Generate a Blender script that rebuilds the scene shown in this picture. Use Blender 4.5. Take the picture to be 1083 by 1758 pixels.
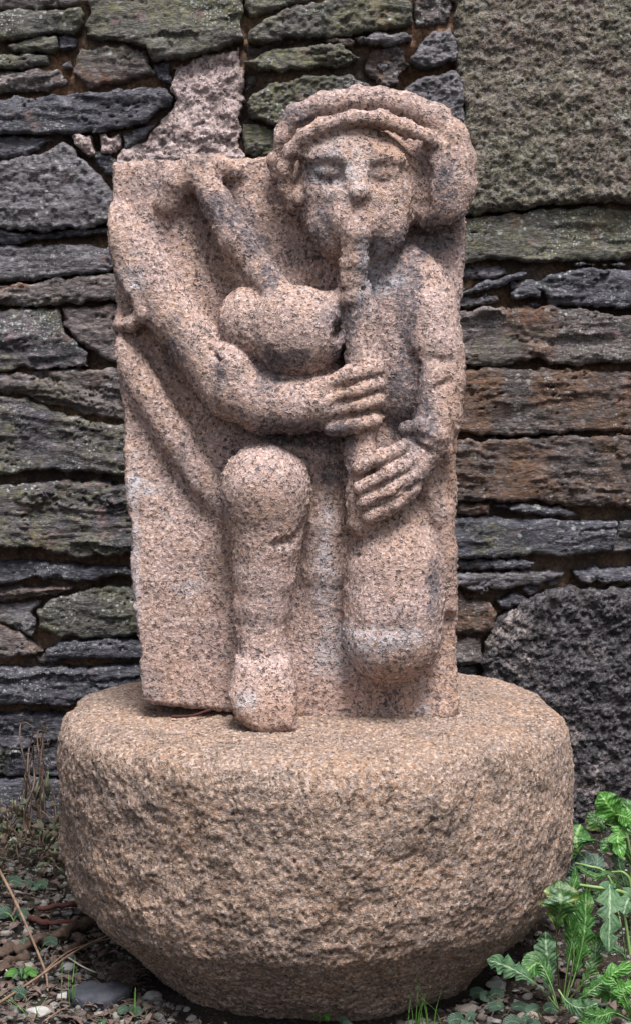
import bpy, math, random
import numpy as np
from mathutils import Vector, Matrix

# ------------------------------------------------------------ camera, world, sun
for o in list(bpy.data.objects): bpy.data.objects.remove(o)
S = bpy.context.scene
COL = S.collection
CAMZ, PITCH, FPX = 1.07, math.radians(5.7), 3000.0
cam = bpy.data.cameras.new('camera'); camo = bpy.data.objects.new('camera', cam); COL.objects.link(camo)
camo.location = (0, 0, CAMZ); camo.rotation_euler = (math.radians(90) - PITCH, 0, 0)
cam.sensor_fit = 'HORIZONTAL'; cam.sensor_width = 36; cam.lens = 36 * FPX / 1083
cam.clip_start = .05; cam.clip_end = 200
S.camera = camo
W = bpy.data.worlds.new('World'); S.world = W; W.use_nodes = True
nt = W.node_tree; nt.nodes.clear()
SUN_EL, SUN_AZ = math.radians(66), math.radians(163)      # azimuth clockwise from +Y (behind the wall)
sky = nt.nodes.new('ShaderNodeTexSky'); sky.sky_type = 'NISHITA'; sky.sun_disc = False
sky.sun_elevation = SUN_EL; sky.sun_rotation = SUN_AZ; sky.air_density = 1.0; sky.dust_density = 4.0
hs = nt.nodes.new('ShaderNodeHueSaturation'); hs.inputs['Saturation'].default_value = .5
bg = nt.nodes.new('ShaderNodeBackground'); bg.inputs[1].default_value = .066
wo = nt.nodes.new('ShaderNodeOutputWorld')
nt.links.new(sky.outputs[0], hs.inputs['Color']); nt.links.new(hs.outputs[0], bg.inputs[0]); nt.links.new(bg.outputs[0], wo.inputs[0])
sl = bpy.data.lights.new('sun', 'SUN'); sl.energy = 2.3; sl.angle = math.radians(22); sl.color = (1, .975, .965)
so = bpy.data.objects.new('sun', sl); COL.objects.link(so)
sd = Vector((math.sin(SUN_AZ) * math.cos(SUN_EL), math.cos(SUN_AZ) * math.cos(SUN_EL), math.sin(SUN_EL)))
so.rotation_euler = sd.to_track_quat('Z', 'Y').to_euler(); so.location = (1, -1, 4)
S.view_settings.view_transform = 'Standard'; S.view_settings.look = 'None'
S.view_settings.exposure = 1.44; S.view_settings.gamma = 1
S.render.engine = 'CYCLES'

# ------------------------------------------------------------ pixel rays
CP, SP = math.cos(PITCH), math.sin(PITCH)
def ray(u, v):
    a, b = (u - 541.5) / FPX, (v - 879.0) / FPX
    return np.array([a, CP - b * SP, -SP - b * CP])
def P(u, v, Y):
    r = ray(u, v); t = Y / r[1]
    return np.array([r[0] * t, Y, CAMZ + r[2] * t])
def G(u, v, z=0.0):                      # point on a horizontal plane
    r = ray(u, v); t = (z - CAMZ) / r[2]
    return np.array([r[0] * t, r[1] * t, z])

# ------------------------------------------------------------ numpy noise
_rs = np.random.RandomState(7)
_perm = np.concatenate([_rs.permutation(256)] * 3).astype(np.int32)
_g = _rs.normal(size=(256, 3)).astype(np.float32); _g /= np.linalg.norm(_g, axis=1)[:, None]
def perlin(p):
    p = np.asarray(p, np.float32); i = np.floor(p).astype(np.int32); f = p - i; i &= 255
    w = f * f * f * (f * (f * 6 - 15) + 10); out = np.zeros(len(p), np.float32)
    for a in (0, 1):
        wa = w[:, 0] if a else 1 - w[:, 0]; A = _perm[i[:, 0] + a]
        for b in (0, 1):
            wb = wa * (w[:, 1] if b else 1 - w[:, 1]); B = _perm[A + i[:, 1] + b]
            for c in (0, 1):
                h = _perm[B + i[:, 2] + c] & 255; g = _g[h]
                d = g[:, 0] * (f[:, 0] - a) + g[:, 1] * (f[:, 1] - b) + g[:, 2] * (f[:, 2] - c)
                out += wb * (w[:, 2] if c else 1 - w[:, 2]) * d
    return out * 1.6
def fbm(p, octv=4, gain=.5, lac=2.03):
    p = np.asarray(p, np.float32); o = np.zeros(len(p), np.float32); a = 1.
    for k in range(octv):
        o += a * perlin(p + 17.3 * k); p = p * lac; a *= gain
    return o
def worley(p, seed=0):
    """distance to the nearest cell point and two random numbers of that cell"""
    p = np.asarray(p, np.float32); i0 = np.floor(p).astype(np.int32); best = np.full(len(p), 9e9, np.float32); bid = np.zeros(len(p), np.int32)
    rt = np.random.RandomState(seed + 3).rand(256, 5).astype(np.float32)
    for a in (-1, 0, 1):
        for b in (-1, 0, 1):
            for c in (-1, 0, 1):
                i = i0 + (a, b, c); j = i & 255; h = _perm[_perm[_perm[j[:, 0]] + j[:, 1]] + j[:, 2]] & 255
                d = ((i + rt[h, :3] - p) ** 2).sum(1); m = d < best; best = np.where(m, d, best); bid = np.where(m, h, bid)
    return np.sqrt(best), rt[bid, 3], rt[bid, 4]
def sstep(a, b, x):
    t = np.clip((x - a) / (b - a), 0, 1); return t * t * (3 - 2 * t)

# ------------------------------------------------------------ object helpers
def tag(o, label=None, cat=None, group=None, kind=None):
    if label: o['label'] = label
    if cat: o['category'] = cat
    if group: o['group'] = group
    if kind: o['kind'] = kind
    return o
def empty(name, loc, label, cat, group=None, rot=(0, 0, 0)):
    o = bpy.data.objects.new(name, None); COL.objects.link(o); o.location = loc; o.rotation_euler = rot
    o.empty_display_size = .05
    return tag(o, label, cat, group)
def mk(name, V, F, mat, parent=None, loc=(0, 0, 0), smooth=True, normals=None, colors=None, uv=None):
    """V (n,3), F (m,4) or (m,3) integer array"""
    V = np.ascontiguousarray(V, np.float32); F = np.ascontiguousarray(F, np.int32); k = F.shape[1]
    me = bpy.data.meshes.new(name); me.vertices.add(len(V)); me.vertices.foreach_set('co', V.ravel())
    me.loops.add(F.size); me.loops.foreach_set('vertex_index', F.ravel())
    me.polygons.add(len(F)); me.polygons.foreach_set('loop_start', np.arange(0, F.size, k, dtype=np.int32))
    me.polygons.foreach_set('loop_total', np.full(len(F), k, np.int32))
    me.update(calc_edges=True)
    if smooth: me.polygons.foreach_set('use_smooth', np.ones(len(F), bool))
    if normals is not None: me.normals_split_custom_set_from_vertices(np.ascontiguousarray(normals, np.float32).tolist())
    if colors is not None:
        at = me.color_attributes.new('tint', 'FLOAT_COLOR', 'POINT')
        c = np.ones((len(V), 4), np.float32); c[:, :3] = colors; at.data.foreach_set('color', c.ravel())
    if uv is not None:
        l = me.uv_layers.new(name='uv'); l.data.foreach_set('uv', np.ascontiguousarray(uv[F.ravel()], np.float32).ravel())
    me.materials.append(mat)
    o = bpy.data.objects.new(name, me); COL.objects.link(o); o.location = loc
    if parent is not None: o.parent = parent
    return o
def gridF(n, m, wrap=False):
    i = np.arange(n - 1)[:, None]; j = np.arange(m if wrap else m - 1)[None, :]; j2 = (j + 1) % m
    return np.stack([i * m + j, i * m + j2, (i + 1) * m + j2, (i + 1) * m + j], -1).reshape(-1, 4)
def vnormals(V, F):
    n = np.cross(V[F[:, 2]] - V[F[:, 0]], V[F[:, 3]] - V[F[:, 1]]); N = np.zeros_like(V)
    for k in range(4): 
        for c in range(3): N[:, c] += np.bincount(F[:, k], n[:, c], len(V))
    return N / np.maximum(np.linalg.norm(N, axis=1), 1e-9)[:, None]

# ------------------------------------------------------------ materials
class NB:
    def __init__(s, name):
        s.m = bpy.data.materials.new(name); s.m.use_nodes = True; s.t = s.m.node_tree
        s.b = s.t.nodes['Principled BSDF']; s.tc = s.t.nodes.new('ShaderNodeTexCoord')
    def n(s, typ, **kw):
        x = s.t.nodes.new(typ)
        for k, v in kw.items(): setattr(x, k, v)
        return x
    def set(s, sock, v):
        if hasattr(v, 'is_linked') or isinstance(v, bpy.types.NodeSocket): s.t.links.new(v, sock)
        else: sock.default_value = (tuple(v) + (1,) if isinstance(v, (tuple, list)) and len(v) == 3 and sock.type == 'RGBA' else v)
    def coords(s, scale=(1, 1, 1), rnd=False, rot=(0, 0, 0)):
        mp = s.n('ShaderNodeMapping'); mp.inputs['Scale'].default_value = scale; mp.inputs['Rotation'].default_value = rot
        src = s.tc.outputs['Object']
        if rnd:
            oi = s.n('ShaderNodeObjectInfo'); mu = s.n('ShaderNodeMath', operation='MULTIPLY'); s.set(mu.inputs[0], oi.outputs['Random']); mu.inputs[1].default_value = 37.
            va = s.n('ShaderNodeVectorMath', operation='ADD'); s.set(va.inputs[0], src); s.set(va.inputs[1], mu.outputs[0]); src = va.outputs[0]
        s.set(mp.inputs['Vector'], src); return mp.outputs[0]
    def noise(s, vec, scale, detail=4, rough=.55, dist=0):
        x = s.n('ShaderNodeTexNoise'); s.set(x.inputs['Vector'], vec)
        x.inputs['Scale'].default_value = scale; x.inputs['Detail'].default_value = detail; x.inputs['Roughness'].default_value = rough; x.inputs['Distortion'].default_value = dist
        return x.outputs['Fac']
    def voro(s, vec, scale, out='Color', feature='F1', rand=1):
        x = s.n('ShaderNodeTexVoronoi', feature=feature); s.set(x.inputs['Vector'], vec); x.inputs['Scale'].default_value = scale; x.inputs['Randomness'].default_value = rand
        return x.outputs[out]
    def ramp(s, fac, stops, interp='LINEAR'):
        r = s.n('ShaderNodeValToRGB'); r.color_ramp.interpolation = interp; e = r.color_ramp.elements
        while len(e) < len(stops): e.new(.5)
        for k, (p, c) in enumerate(stops):
            e[k].position = p; e[k].color = (c, c, c, 1) if isinstance(c, (int, float)) else tuple(c) + (1,)
        s.set(r.inputs[0], fac); return r.outputs[0]
    def mix(s, fac, a, b, mode='MIX'):
        x = s.n('ShaderNodeMix', data_type='RGBA', blend_type=mode, clamp_result=False)
        s.set(x.inputs[0], fac); s.set(x.inputs[6], a); s.set(x.inputs[7], b); return x.outputs[2]
    def math(s, op, a, b=0., c=None):
        x = s.n('ShaderNodeMath', operation=op); s.set(x.inputs[0], a); s.set(x.inputs[1], b)
        if c is not None: s.set(x.inputs[2], c)
        return x.outputs[0]
    def bump(s, h, dist, strength=1., normal=None):
        x = s.n('ShaderNodeBump'); s.set(x.inputs['Height'], h); x.inputs['Distance'].default_value = dist; x.inputs['Strength'].default_value = strength
        if normal is not None: s.set(x.inputs['Normal'], normal)
        return x.outputs[0]
    def done(s, color, rough=.9, normal=None, spec=.3):
        s.set(s.b.inputs['Base Color'], color); s.set(s.b.inputs['Roughness'], rough); s.b.inputs['Specular IOR Level'].default_value = spec
        if normal is not None: s.set(s.b.inputs['Normal'], normal)
        return s.m

def granite(name, light, mid, warm, dark, grain=230, speck=.40, patch=(.5, .49, .52), patch_amt=.62, stain=(.2, .18, .19), rnd=False, pit=1., bumpd=.004, marks=False):
    b = NB(name); v = b.coords(rnd=rnd)
    big = b.noise(v, 6.5, 6, .65); c = b.mix(b.ramp(big, [(.40, 0), (.60, 1)]), mid, warm)
    c = b.mix(b.ramp(b.noise(v, 30, 5, .7), [(.42, 0), (.62, .5)]), c, b.mix(.5, mid, stain))
    cell = b.n('ShaderNodeSeparateColor'); b.set(cell.inputs[0], b.voro(v, grain)); g = cell.outputs[1]
    c = b.mix(b.ramp(b.noise(v, grain * .7, 4, .7), [(.47, 0), (.62, .85)]), c, light)       # pale feldspar
    c = b.mix(b.ramp(g, [(.80, 0), (.84, .65)]), c, b.mix(.5, mid, (.30, .29, .32)))         # grey quartz
    if marks:                                                                              # dark grey, lichen and iron marks where the carving carries them
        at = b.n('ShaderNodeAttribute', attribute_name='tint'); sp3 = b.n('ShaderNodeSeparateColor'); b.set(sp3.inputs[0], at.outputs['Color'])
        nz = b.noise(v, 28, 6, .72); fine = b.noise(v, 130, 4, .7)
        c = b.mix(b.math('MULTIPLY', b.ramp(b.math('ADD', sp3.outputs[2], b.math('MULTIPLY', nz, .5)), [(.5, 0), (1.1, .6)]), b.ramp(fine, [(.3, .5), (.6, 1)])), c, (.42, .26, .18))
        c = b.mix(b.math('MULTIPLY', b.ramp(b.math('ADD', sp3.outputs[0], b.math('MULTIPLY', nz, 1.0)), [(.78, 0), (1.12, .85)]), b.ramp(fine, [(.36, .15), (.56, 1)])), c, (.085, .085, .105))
        c = b.mix(b.math('MULTIPLY', b.ramp(b.math('ADD', sp3.outputs[1], b.math('MULTIPLY', nz, 1.0)), [(.72, 0), (1.15, .8)]), b.ramp(fine, [(.42, .1), (.58, 1)])), c, (.55, .54, .58))
    st = b.noise(v, 11, 6, .7); stm = b.math('MULTIPLY', b.ramp(st, [(.52, 0), (.68, .9)]), b.ramp(b.noise(v, 90, 3), [(.36, .1), (.6, .8)]))
    c = b.mix(stm, c, stain)                                                    # grey algae
    pa = b.math('MULTIPLY', b.ramp(b.noise(v, 8, 3, .6, .6), [(patch_amt, 0), (patch_amt + .07, 1)]), b.ramp(b.noise(v, 120, 4, .7), [(.46, 0), (.58, .9)]))
    c = b.mix(pa, c, patch)                                                     # pale lichen crust
    wn = b.n('ShaderNodeTexNoise'); b.set(wn.inputs['Vector'], v); wn.inputs['Scale'].default_value = grain * .9; wn.inputs['Detail'].default_value = 3
    wv = b.n('ShaderNodeVectorMath', operation='MULTIPLY_ADD'); b.set(wv.inputs[0], wn.outputs['Color']); wv.inputs[1].default_value = (3.4 / grain,) * 3; b.set(wv.inputs[2], v)
    pits = None
    for sc, on, off in ((grain * .85, .5, 0), (grain * .45, .66, 4.4)):
        va = b.n('ShaderNodeVectorMath', operation='ADD'); b.set(va.inputs[0], wv.outputs[0]); va.inputs[1].default_value = (off,) * 3
        pd = b.voro(va.outputs[0], sc, 'Distance'); pc = b.n('ShaderNodeSeparateColor'); b.set(pc.inputs[0], b.voro(va.outputs[0], sc))
        m = b.math('MULTIPLY', b.ramp(pd, [(.22, 1), (.44, 0)]), b.ramp(pc.outputs[2], [(on, 0), (on + .04, 1)]))
        pits = m if pits is None else b.math('MAXIMUM', pits, m)
    c = b.mix(b.math('MULTIPLY', b.math('MULTIPLY', pits, .8), b.ramp(b.noise(v, 22, 4, .6), [(.35, .25), (.6, 1)])), c, dark)                             # mica grains, weathered out
    h = b.math('ADD', b.noise(v, grain * .7, 5, .68), b.math('MULTIPLY', pits, -.8 * pit))
    return b.done(c, .9, b.bump(h, bumpd), .25)

M = {}
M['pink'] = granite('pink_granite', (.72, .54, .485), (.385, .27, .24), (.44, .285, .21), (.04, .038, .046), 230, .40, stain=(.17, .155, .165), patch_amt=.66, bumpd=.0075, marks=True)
M['drum'] = granite('brown_granite', (.60, .455, .375), (.27, .188, .145), (.33, .205, .135), (.04, .034, .03), 215, .40, patch_amt=.68, stain=(.11, .09, .075), pit=.4, bumpd=.008)
M['rubble'] = granite('rubble_granite', (.74, .60, .57), (.50, .385, .37), (.38, .28, .26), (.05, .042, .045), 190, .38, rnd=True, bumpd=.009)
M['block'] = granite('olive_granite', (.29, .26, .21), (.11, .10, .072), (.14, .10, .09), (.026, .026, .024), 170, .42, patch=(.33, .32, .28), patch_amt=.58, stain=(.075, .082, .045), rnd=True, bumpd=.011)
M['boulder'] = granite('dark_granite', (.17, .155, .165), (.045, .042, .048), (.065, .056, .057), (.014, .014, .017), 170, .43, patch=(.36, .3, .28), patch_amt=.55, stain=(.025, .024, .028), rnd=True, bumpd=.011)

def schist(name, a, c2, rust=(.2, .085, .035), rust_amt=.66, moss=(.12, .12, .05), moss_amt=.62, lich=(.42, .45, .42), lich_amt=.6, rough=.72):
    b = NB(name); v = b.coords((1, 1, 2.8), rnd=True); u = b.coords(rnd=True)
    c = b.mix(b.ramp(b.noise(v, 14, 6, .65), [(.36, 0), (.64, 1)]), a, c2)
    c = b.mix(b.ramp(b.noise(v, 60, 5, .7), [(.35, .75), (.6, 0)]), c, (.018, .018, .022))
    c = b.mix(b.ramp(b.noise(v, 75, 5, .75), [(.53, 0), (.68, .8)]), c, (.36, .33, .345))
    c = b.mix(b.math('MULTIPLY', b.ramp(b.noise(u, 7, 5, .65), [(rust_amt - .06, 0), (rust_amt + .06, 1)]), b.ramp(b.noise(v, 80, 3), [(.35, .1), (.6, .85)])), c, rust)
    c = b.mix(b.math('MULTIPLY', b.ramp(b.noise(u, 8.7, 5, .65), [(moss_amt - .08, 0), (moss_amt + .06, 1)]), b.ramp(b.noise(u, 130, 4), [(.42, 0), (.6, .8)])), c, moss)
    # crustose lichen: round pale discs, only here and there
    for sc, col, off, th in ((46, lich, 0, .30), (105, lich, 3.1, .40), (190, lich, 5.3, .42), (26, (.26, .17, .16), 7.7, .36)):
        va = b.n('ShaderNodeVectorMath', operation='ADD'); b.set(va.inputs[0], u); va.inputs[1].default_value = (off, off, off)
        nz = b.n('ShaderNodeTexNoise'); b.set(nz.inputs['Vector'], va.outputs[0]); nz.inputs['Scale'].default_value = 90
        vb = b.n('ShaderNodeVectorMath', operation='MULTIPLY_ADD'); b.set(vb.inputs[0], nz.outputs['Color']); vb.inputs[1].default_value = (.35 / sc,) * 3; b.set(vb.inputs[2], va.outputs[0])
        d = b.voro(vb.outputs[0], sc, 'Distance'); ce = b.n('ShaderNodeSeparateColor'); b.set(ce.inputs[0], b.voro(vb.outputs[0], sc))
        on = b.math('MULTIPLY', b.ramp(ce.outputs[0], [(lich_amt, 0), (lich_amt + .02, 1)]), b.ramp(b.noise(va.outputs[0], 9, 3), [(.53, 0), (.62, 1)]))
        disc = b.ramp(d, [(th - .14, 1), (th, 0)])
        c = b.mix(b.math('MULTIPLY', b.math('MULTIPLY', on, disc), b.ramp(b.noise(u, 190, 3, .7), [(.35, .15), (.6, .9)])), c, col)
    h = b.math('ADD', b.math('ADD', b.noise(v, 45, 8, .72), b.math('MULTIPLY', b.ramp(b.noise(v, 26, 6, .7), [(.44, 0), (.5, 1)]), .5)), b.math('MULTIPLY', b.noise(u, 150, 5, .7), .6))
    return b.done(c, b.ramp(b.noise(v, 40, 3), [(.3, rough - .2), (.7, rough + .15)]), b.bump(h, .0085), .5)
M['slate'] = schist('dark_slate', (.048, .05, .068), (.135, .13, .16), rust_amt=.74, moss_amt=.66, lich_amt=.5)
M['grey'] = schist('grey_schist', (.12, .11, .12), (.27, .25, .275), lich=(.5, .5, .5), moss_amt=.68)
M['brown'] = schist('brown_schist', (.11, .088, .085), (.23, .185, .175), rust_amt=.6, moss_amt=.62, lich_amt=.5)
M['green'] = schist('mossy_schist', (.08, .078, .064), (.17, .158, .135), moss=(.16, .155, .07), moss_amt=.48, lich=(.5, .54, .5), lich_amt=.42)
M['rust'] = schist('rusty_schist', (.08, .062, .056), (.16, .12, .105), rust=(.17, .08, .035), rust_amt=.5, moss_amt=.75, lich_amt=.72)
M['lichen'] = schist('lichened_schist', (.06, .058, .07), (.165, .135, .145), lich=(.42, .46, .43), lich_amt=.25, moss_amt=.52, moss=(.16, .155, .07))
def mortar_mat():
    b = NB('clay_mortar'); v = b.coords()
    c = b.mix(b.ramp(b.noise(v, 7, 5, .6), [(.4, 0), (.6, 1)]), (.10, .08, .07), (.36, .21, .125))
    c = b.mix(b.ramp(b.noise(v, 150, 4, .7), [(.4, .7), (.6, 0)]), c, (.06, .045, .035))
    c = b.mix(b.ramp(b.noise(v, 60, 4, .7), [(.6, 0), (.7, .6)]), c, (.3, .25, .22))
    return b.done(c, .95, b.bump(b.noise(v, 120, 7, .7), .008), .2)
M['mortar'] = mortar_mat()

# ------------------------------------------------------------ the wall: traced stones, each with its own relief
YW = 3.46
def poly_sdf(X, Z, poly):
    d = np.full(X.shape, 1e9); sgn = np.ones(X.shape); n = len(poly)
    for i in range(n):
        a, b = poly[i], poly[i - 1]; ex, ez = b[0] - a[0], b[1] - a[1]; wx, wz = X - a[0], Z - a[1]
        t = np.clip((wx * ex + wz * ez) / (ex * ex + ez * ez + 1e-12), 0, 1)
        d = np.minimum(d, (wx - ex * t) ** 2 + (wz - ez * t) ** 2)
        c1 = Z >= a[1]; c2 = Z < b[1]; c3 = ex * wz > ez * wx
        flip = (c1 & c2 & c3) | (~c1 & ~c2 & ~c3); sgn = np.where(flip, -sgn, sgn)
    return sgn * np.sqrt(d)          # negative inside
wall = empty('stone_wall', (0, YW + .15, 0), 'old rubble wall of dark layered schist and rough granite blocks behind the carving', 'wall')
rng = random.Random(5)
def stone(poly, mat, push=0., cell=.003, rb=.009, style='schist', amp=1., tilt=None, edge=.005, back=.075, label=None, px=True, ang=None):
    k = rng.randint(0, 10 ** 6); so = np.array([k % 97, k % 89, k % 83], np.float32)
    Y = YW - push
    pts = np.array([P(x, y, Y)[[0, 2]] if px else (x, y) for x, y in poly])
    lo, hi = pts.min(0) - .012, pts.max(0) + .012
    c0 = pts.mean(0)
    xs = np.arange(lo[0], hi[0], cell); zs = np.arange(lo[1], hi[1], cell)
    X, Z = np.meshgrid(xs, zs, indexing='ij'); n, m = X.shape
    q = np.stack([X.ravel(), np.zeros(X.size), Z.ravel()], 1).astype(np.float32)
    d = poly_sdf(X, Z, pts).ravel() + fbm(q * (38, 38, 38) + so, 3) * edge * 1.1 + fbm(q * 11 + so, 2) * edge * .9
    d = d.reshape(n, m); gx, gz = np.gradient(d, cell); gl = np.sqrt(gx ** 2 + gz ** 2) + 1e-6
    near = np.abs(d) < .75 * cell
    X = np.where(near, X - d * gx / gl, X); Z = np.where(near, Z - d * gz / gl, Z)
    ins = (d < 0) | near; dd = np.where(near, 0, np.maximum(-d, 0)).ravel()
    x, z = X.ravel(), Z.ravel(); q = np.stack([x, x * 0, z], 1).astype(np.float32)
    t = np.clip(dd / rb, 0, 1); h = -(1 - np.sqrt(np.maximum(0, 1 - (1 - t) ** 2))) * rb * .9
    a = rng.uniform(-.12, .12) if ang is None else ang
    sx, sz = x * math.cos(a) - z * math.sin(a), x * math.sin(a) + z * math.cos(a)
    rr_ = rng.uniform(.35, 1.1)
    if style == 'schist':
        s = sz + fbm(q * 8 + so, 2) * .006
        big = fbm(np.stack([sx * 5, s * 16, x * 0], 1) + so, 2)
        led = fbm(np.stack([sx * 5, s * 55, x * 0 + 3], 1) + so, 4, .62)
        fine = fbm(np.stack([sx * 30, s * 190, x * 0 + 5], 1) + so, 3, .65)
        # split beds: every bed is a flat face that starts and breaks off somewhere else
        jit = perlin(q * 55 + so) * .18 + fbm(q * 150 + so, 2) * .12
        w1, r1, r2 = worley(np.stack([sx * 7 + jit, s * 34 + jit, x * 0 + .5], 1) + so)
        w2, r3, r4 = worley(np.stack([sx * 20 + jit * 1.5, s * 85 + jit, x * 0 + .5], 1) + so + 40)
        bed = s * 42 + perlin(np.stack([sx * 4, s * 5, x * 0 + 9], 1) + so) * .8 + jit; fr = bed - np.floor(bed)
        zone = sstep(-.15, .25, fbm(np.stack([sx * 8, s * 16, x * 0 + 20], 1) + so, 3)); rag = rr_ * (.15 + .85 * zone)
        iso = fbm(q * 70 + so, 4, .62)
        h += amp * (.007 * big + .0045 * led * rag + .0026 * fine * rag + .009 * (r1 - .5) * (.35 + .65 * rag) + .0055 * (r3 - .5) * rag + .006 * (1 - fr) * sstep(0, .1, fr) * (r1 > .35) * rag + .0018 * iso)
        crack = np.clip(1 - np.abs(led + .1) / .04, 0, 1) * sstep(.0, .4, perlin(np.stack([sx * 9, s * 9, x * 0 + 1], 1) + so))
        h -= amp * .012 * crack
    elif style == 'granite':
        h += amp * (.009 * fbm(q * 9 + so, 3) + .006 * fbm(q * 42 + so, 4, .65) + .003 * fbm(q * (120, 120, 160) + so, 2, .7))
    else:                                  # rubble: coarse knobbly grains
        w1 = fbm(q * 60 + so, 2); wk, ra, rb_ = worley(q * 62 + so + fbm(q * 90, 2)[:, None] * .25); h += amp * (.012 * fbm(q * 14 + so, 2) + .009 * (.5 - wk) + .006 * ra + .003 * fbm(q * 150 + so, 2))
    tx, tz = tilt if tilt else (rng.uniform(-.05, .05), rng.uniform(-.08, .08))
    h += (x - c0[0]) * tx + (z - c0[1]) * tz
    y = Y - h
    V = np.stack([x - c0[0], y - Y, z - c0[1]], 1)
    F = gridF(n, m)[:, ::-1]; F = F[:, [0, 3, 2, 1]]
    insr = ins.ravel(); F = F[insr[F].all(1)]
    # skirt
    e = np.concatenate([F[:, [0, 1]], F[:, [1, 2]], F[:, [2, 3]], F[:, [3, 0]]]); key = e[:, 0].astype(np.int64) * (n * m) + e[:, 1]; rk = e[:, 1].astype(np.int64) * (n * m) + e[:, 0]
    be = e[~np.isin(key, rk)]
    used = np.unique(F); mp = np.full(n * m, -1); mp[used] = np.arange(len(used)); V = V[used]; F = mp[F]; be = mp[be]
    bv = np.unique(be); m2 = np.full(len(V), -1); m2[bv] = np.arange(len(bv)) + len(V)
    Vb = V[bv].copy(); Vb[:, 1] = back
    # pinch the skirt inwards a little so joints read as deep
    F2 = np.stack([be[:, 1], be[:, 0], m2[be[:, 0]], m2[be[:, 1]]], 1)
    V = np.concatenate([V, Vb]); F = np.concatenate([F, F2])
    loc = Vector((c0[0], Y, c0[1])) - wall.location
    o = mk('stone', V, F[:, ::-1], M[mat], wall, loc)
    if label: o['label'] = label
    return o
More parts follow.
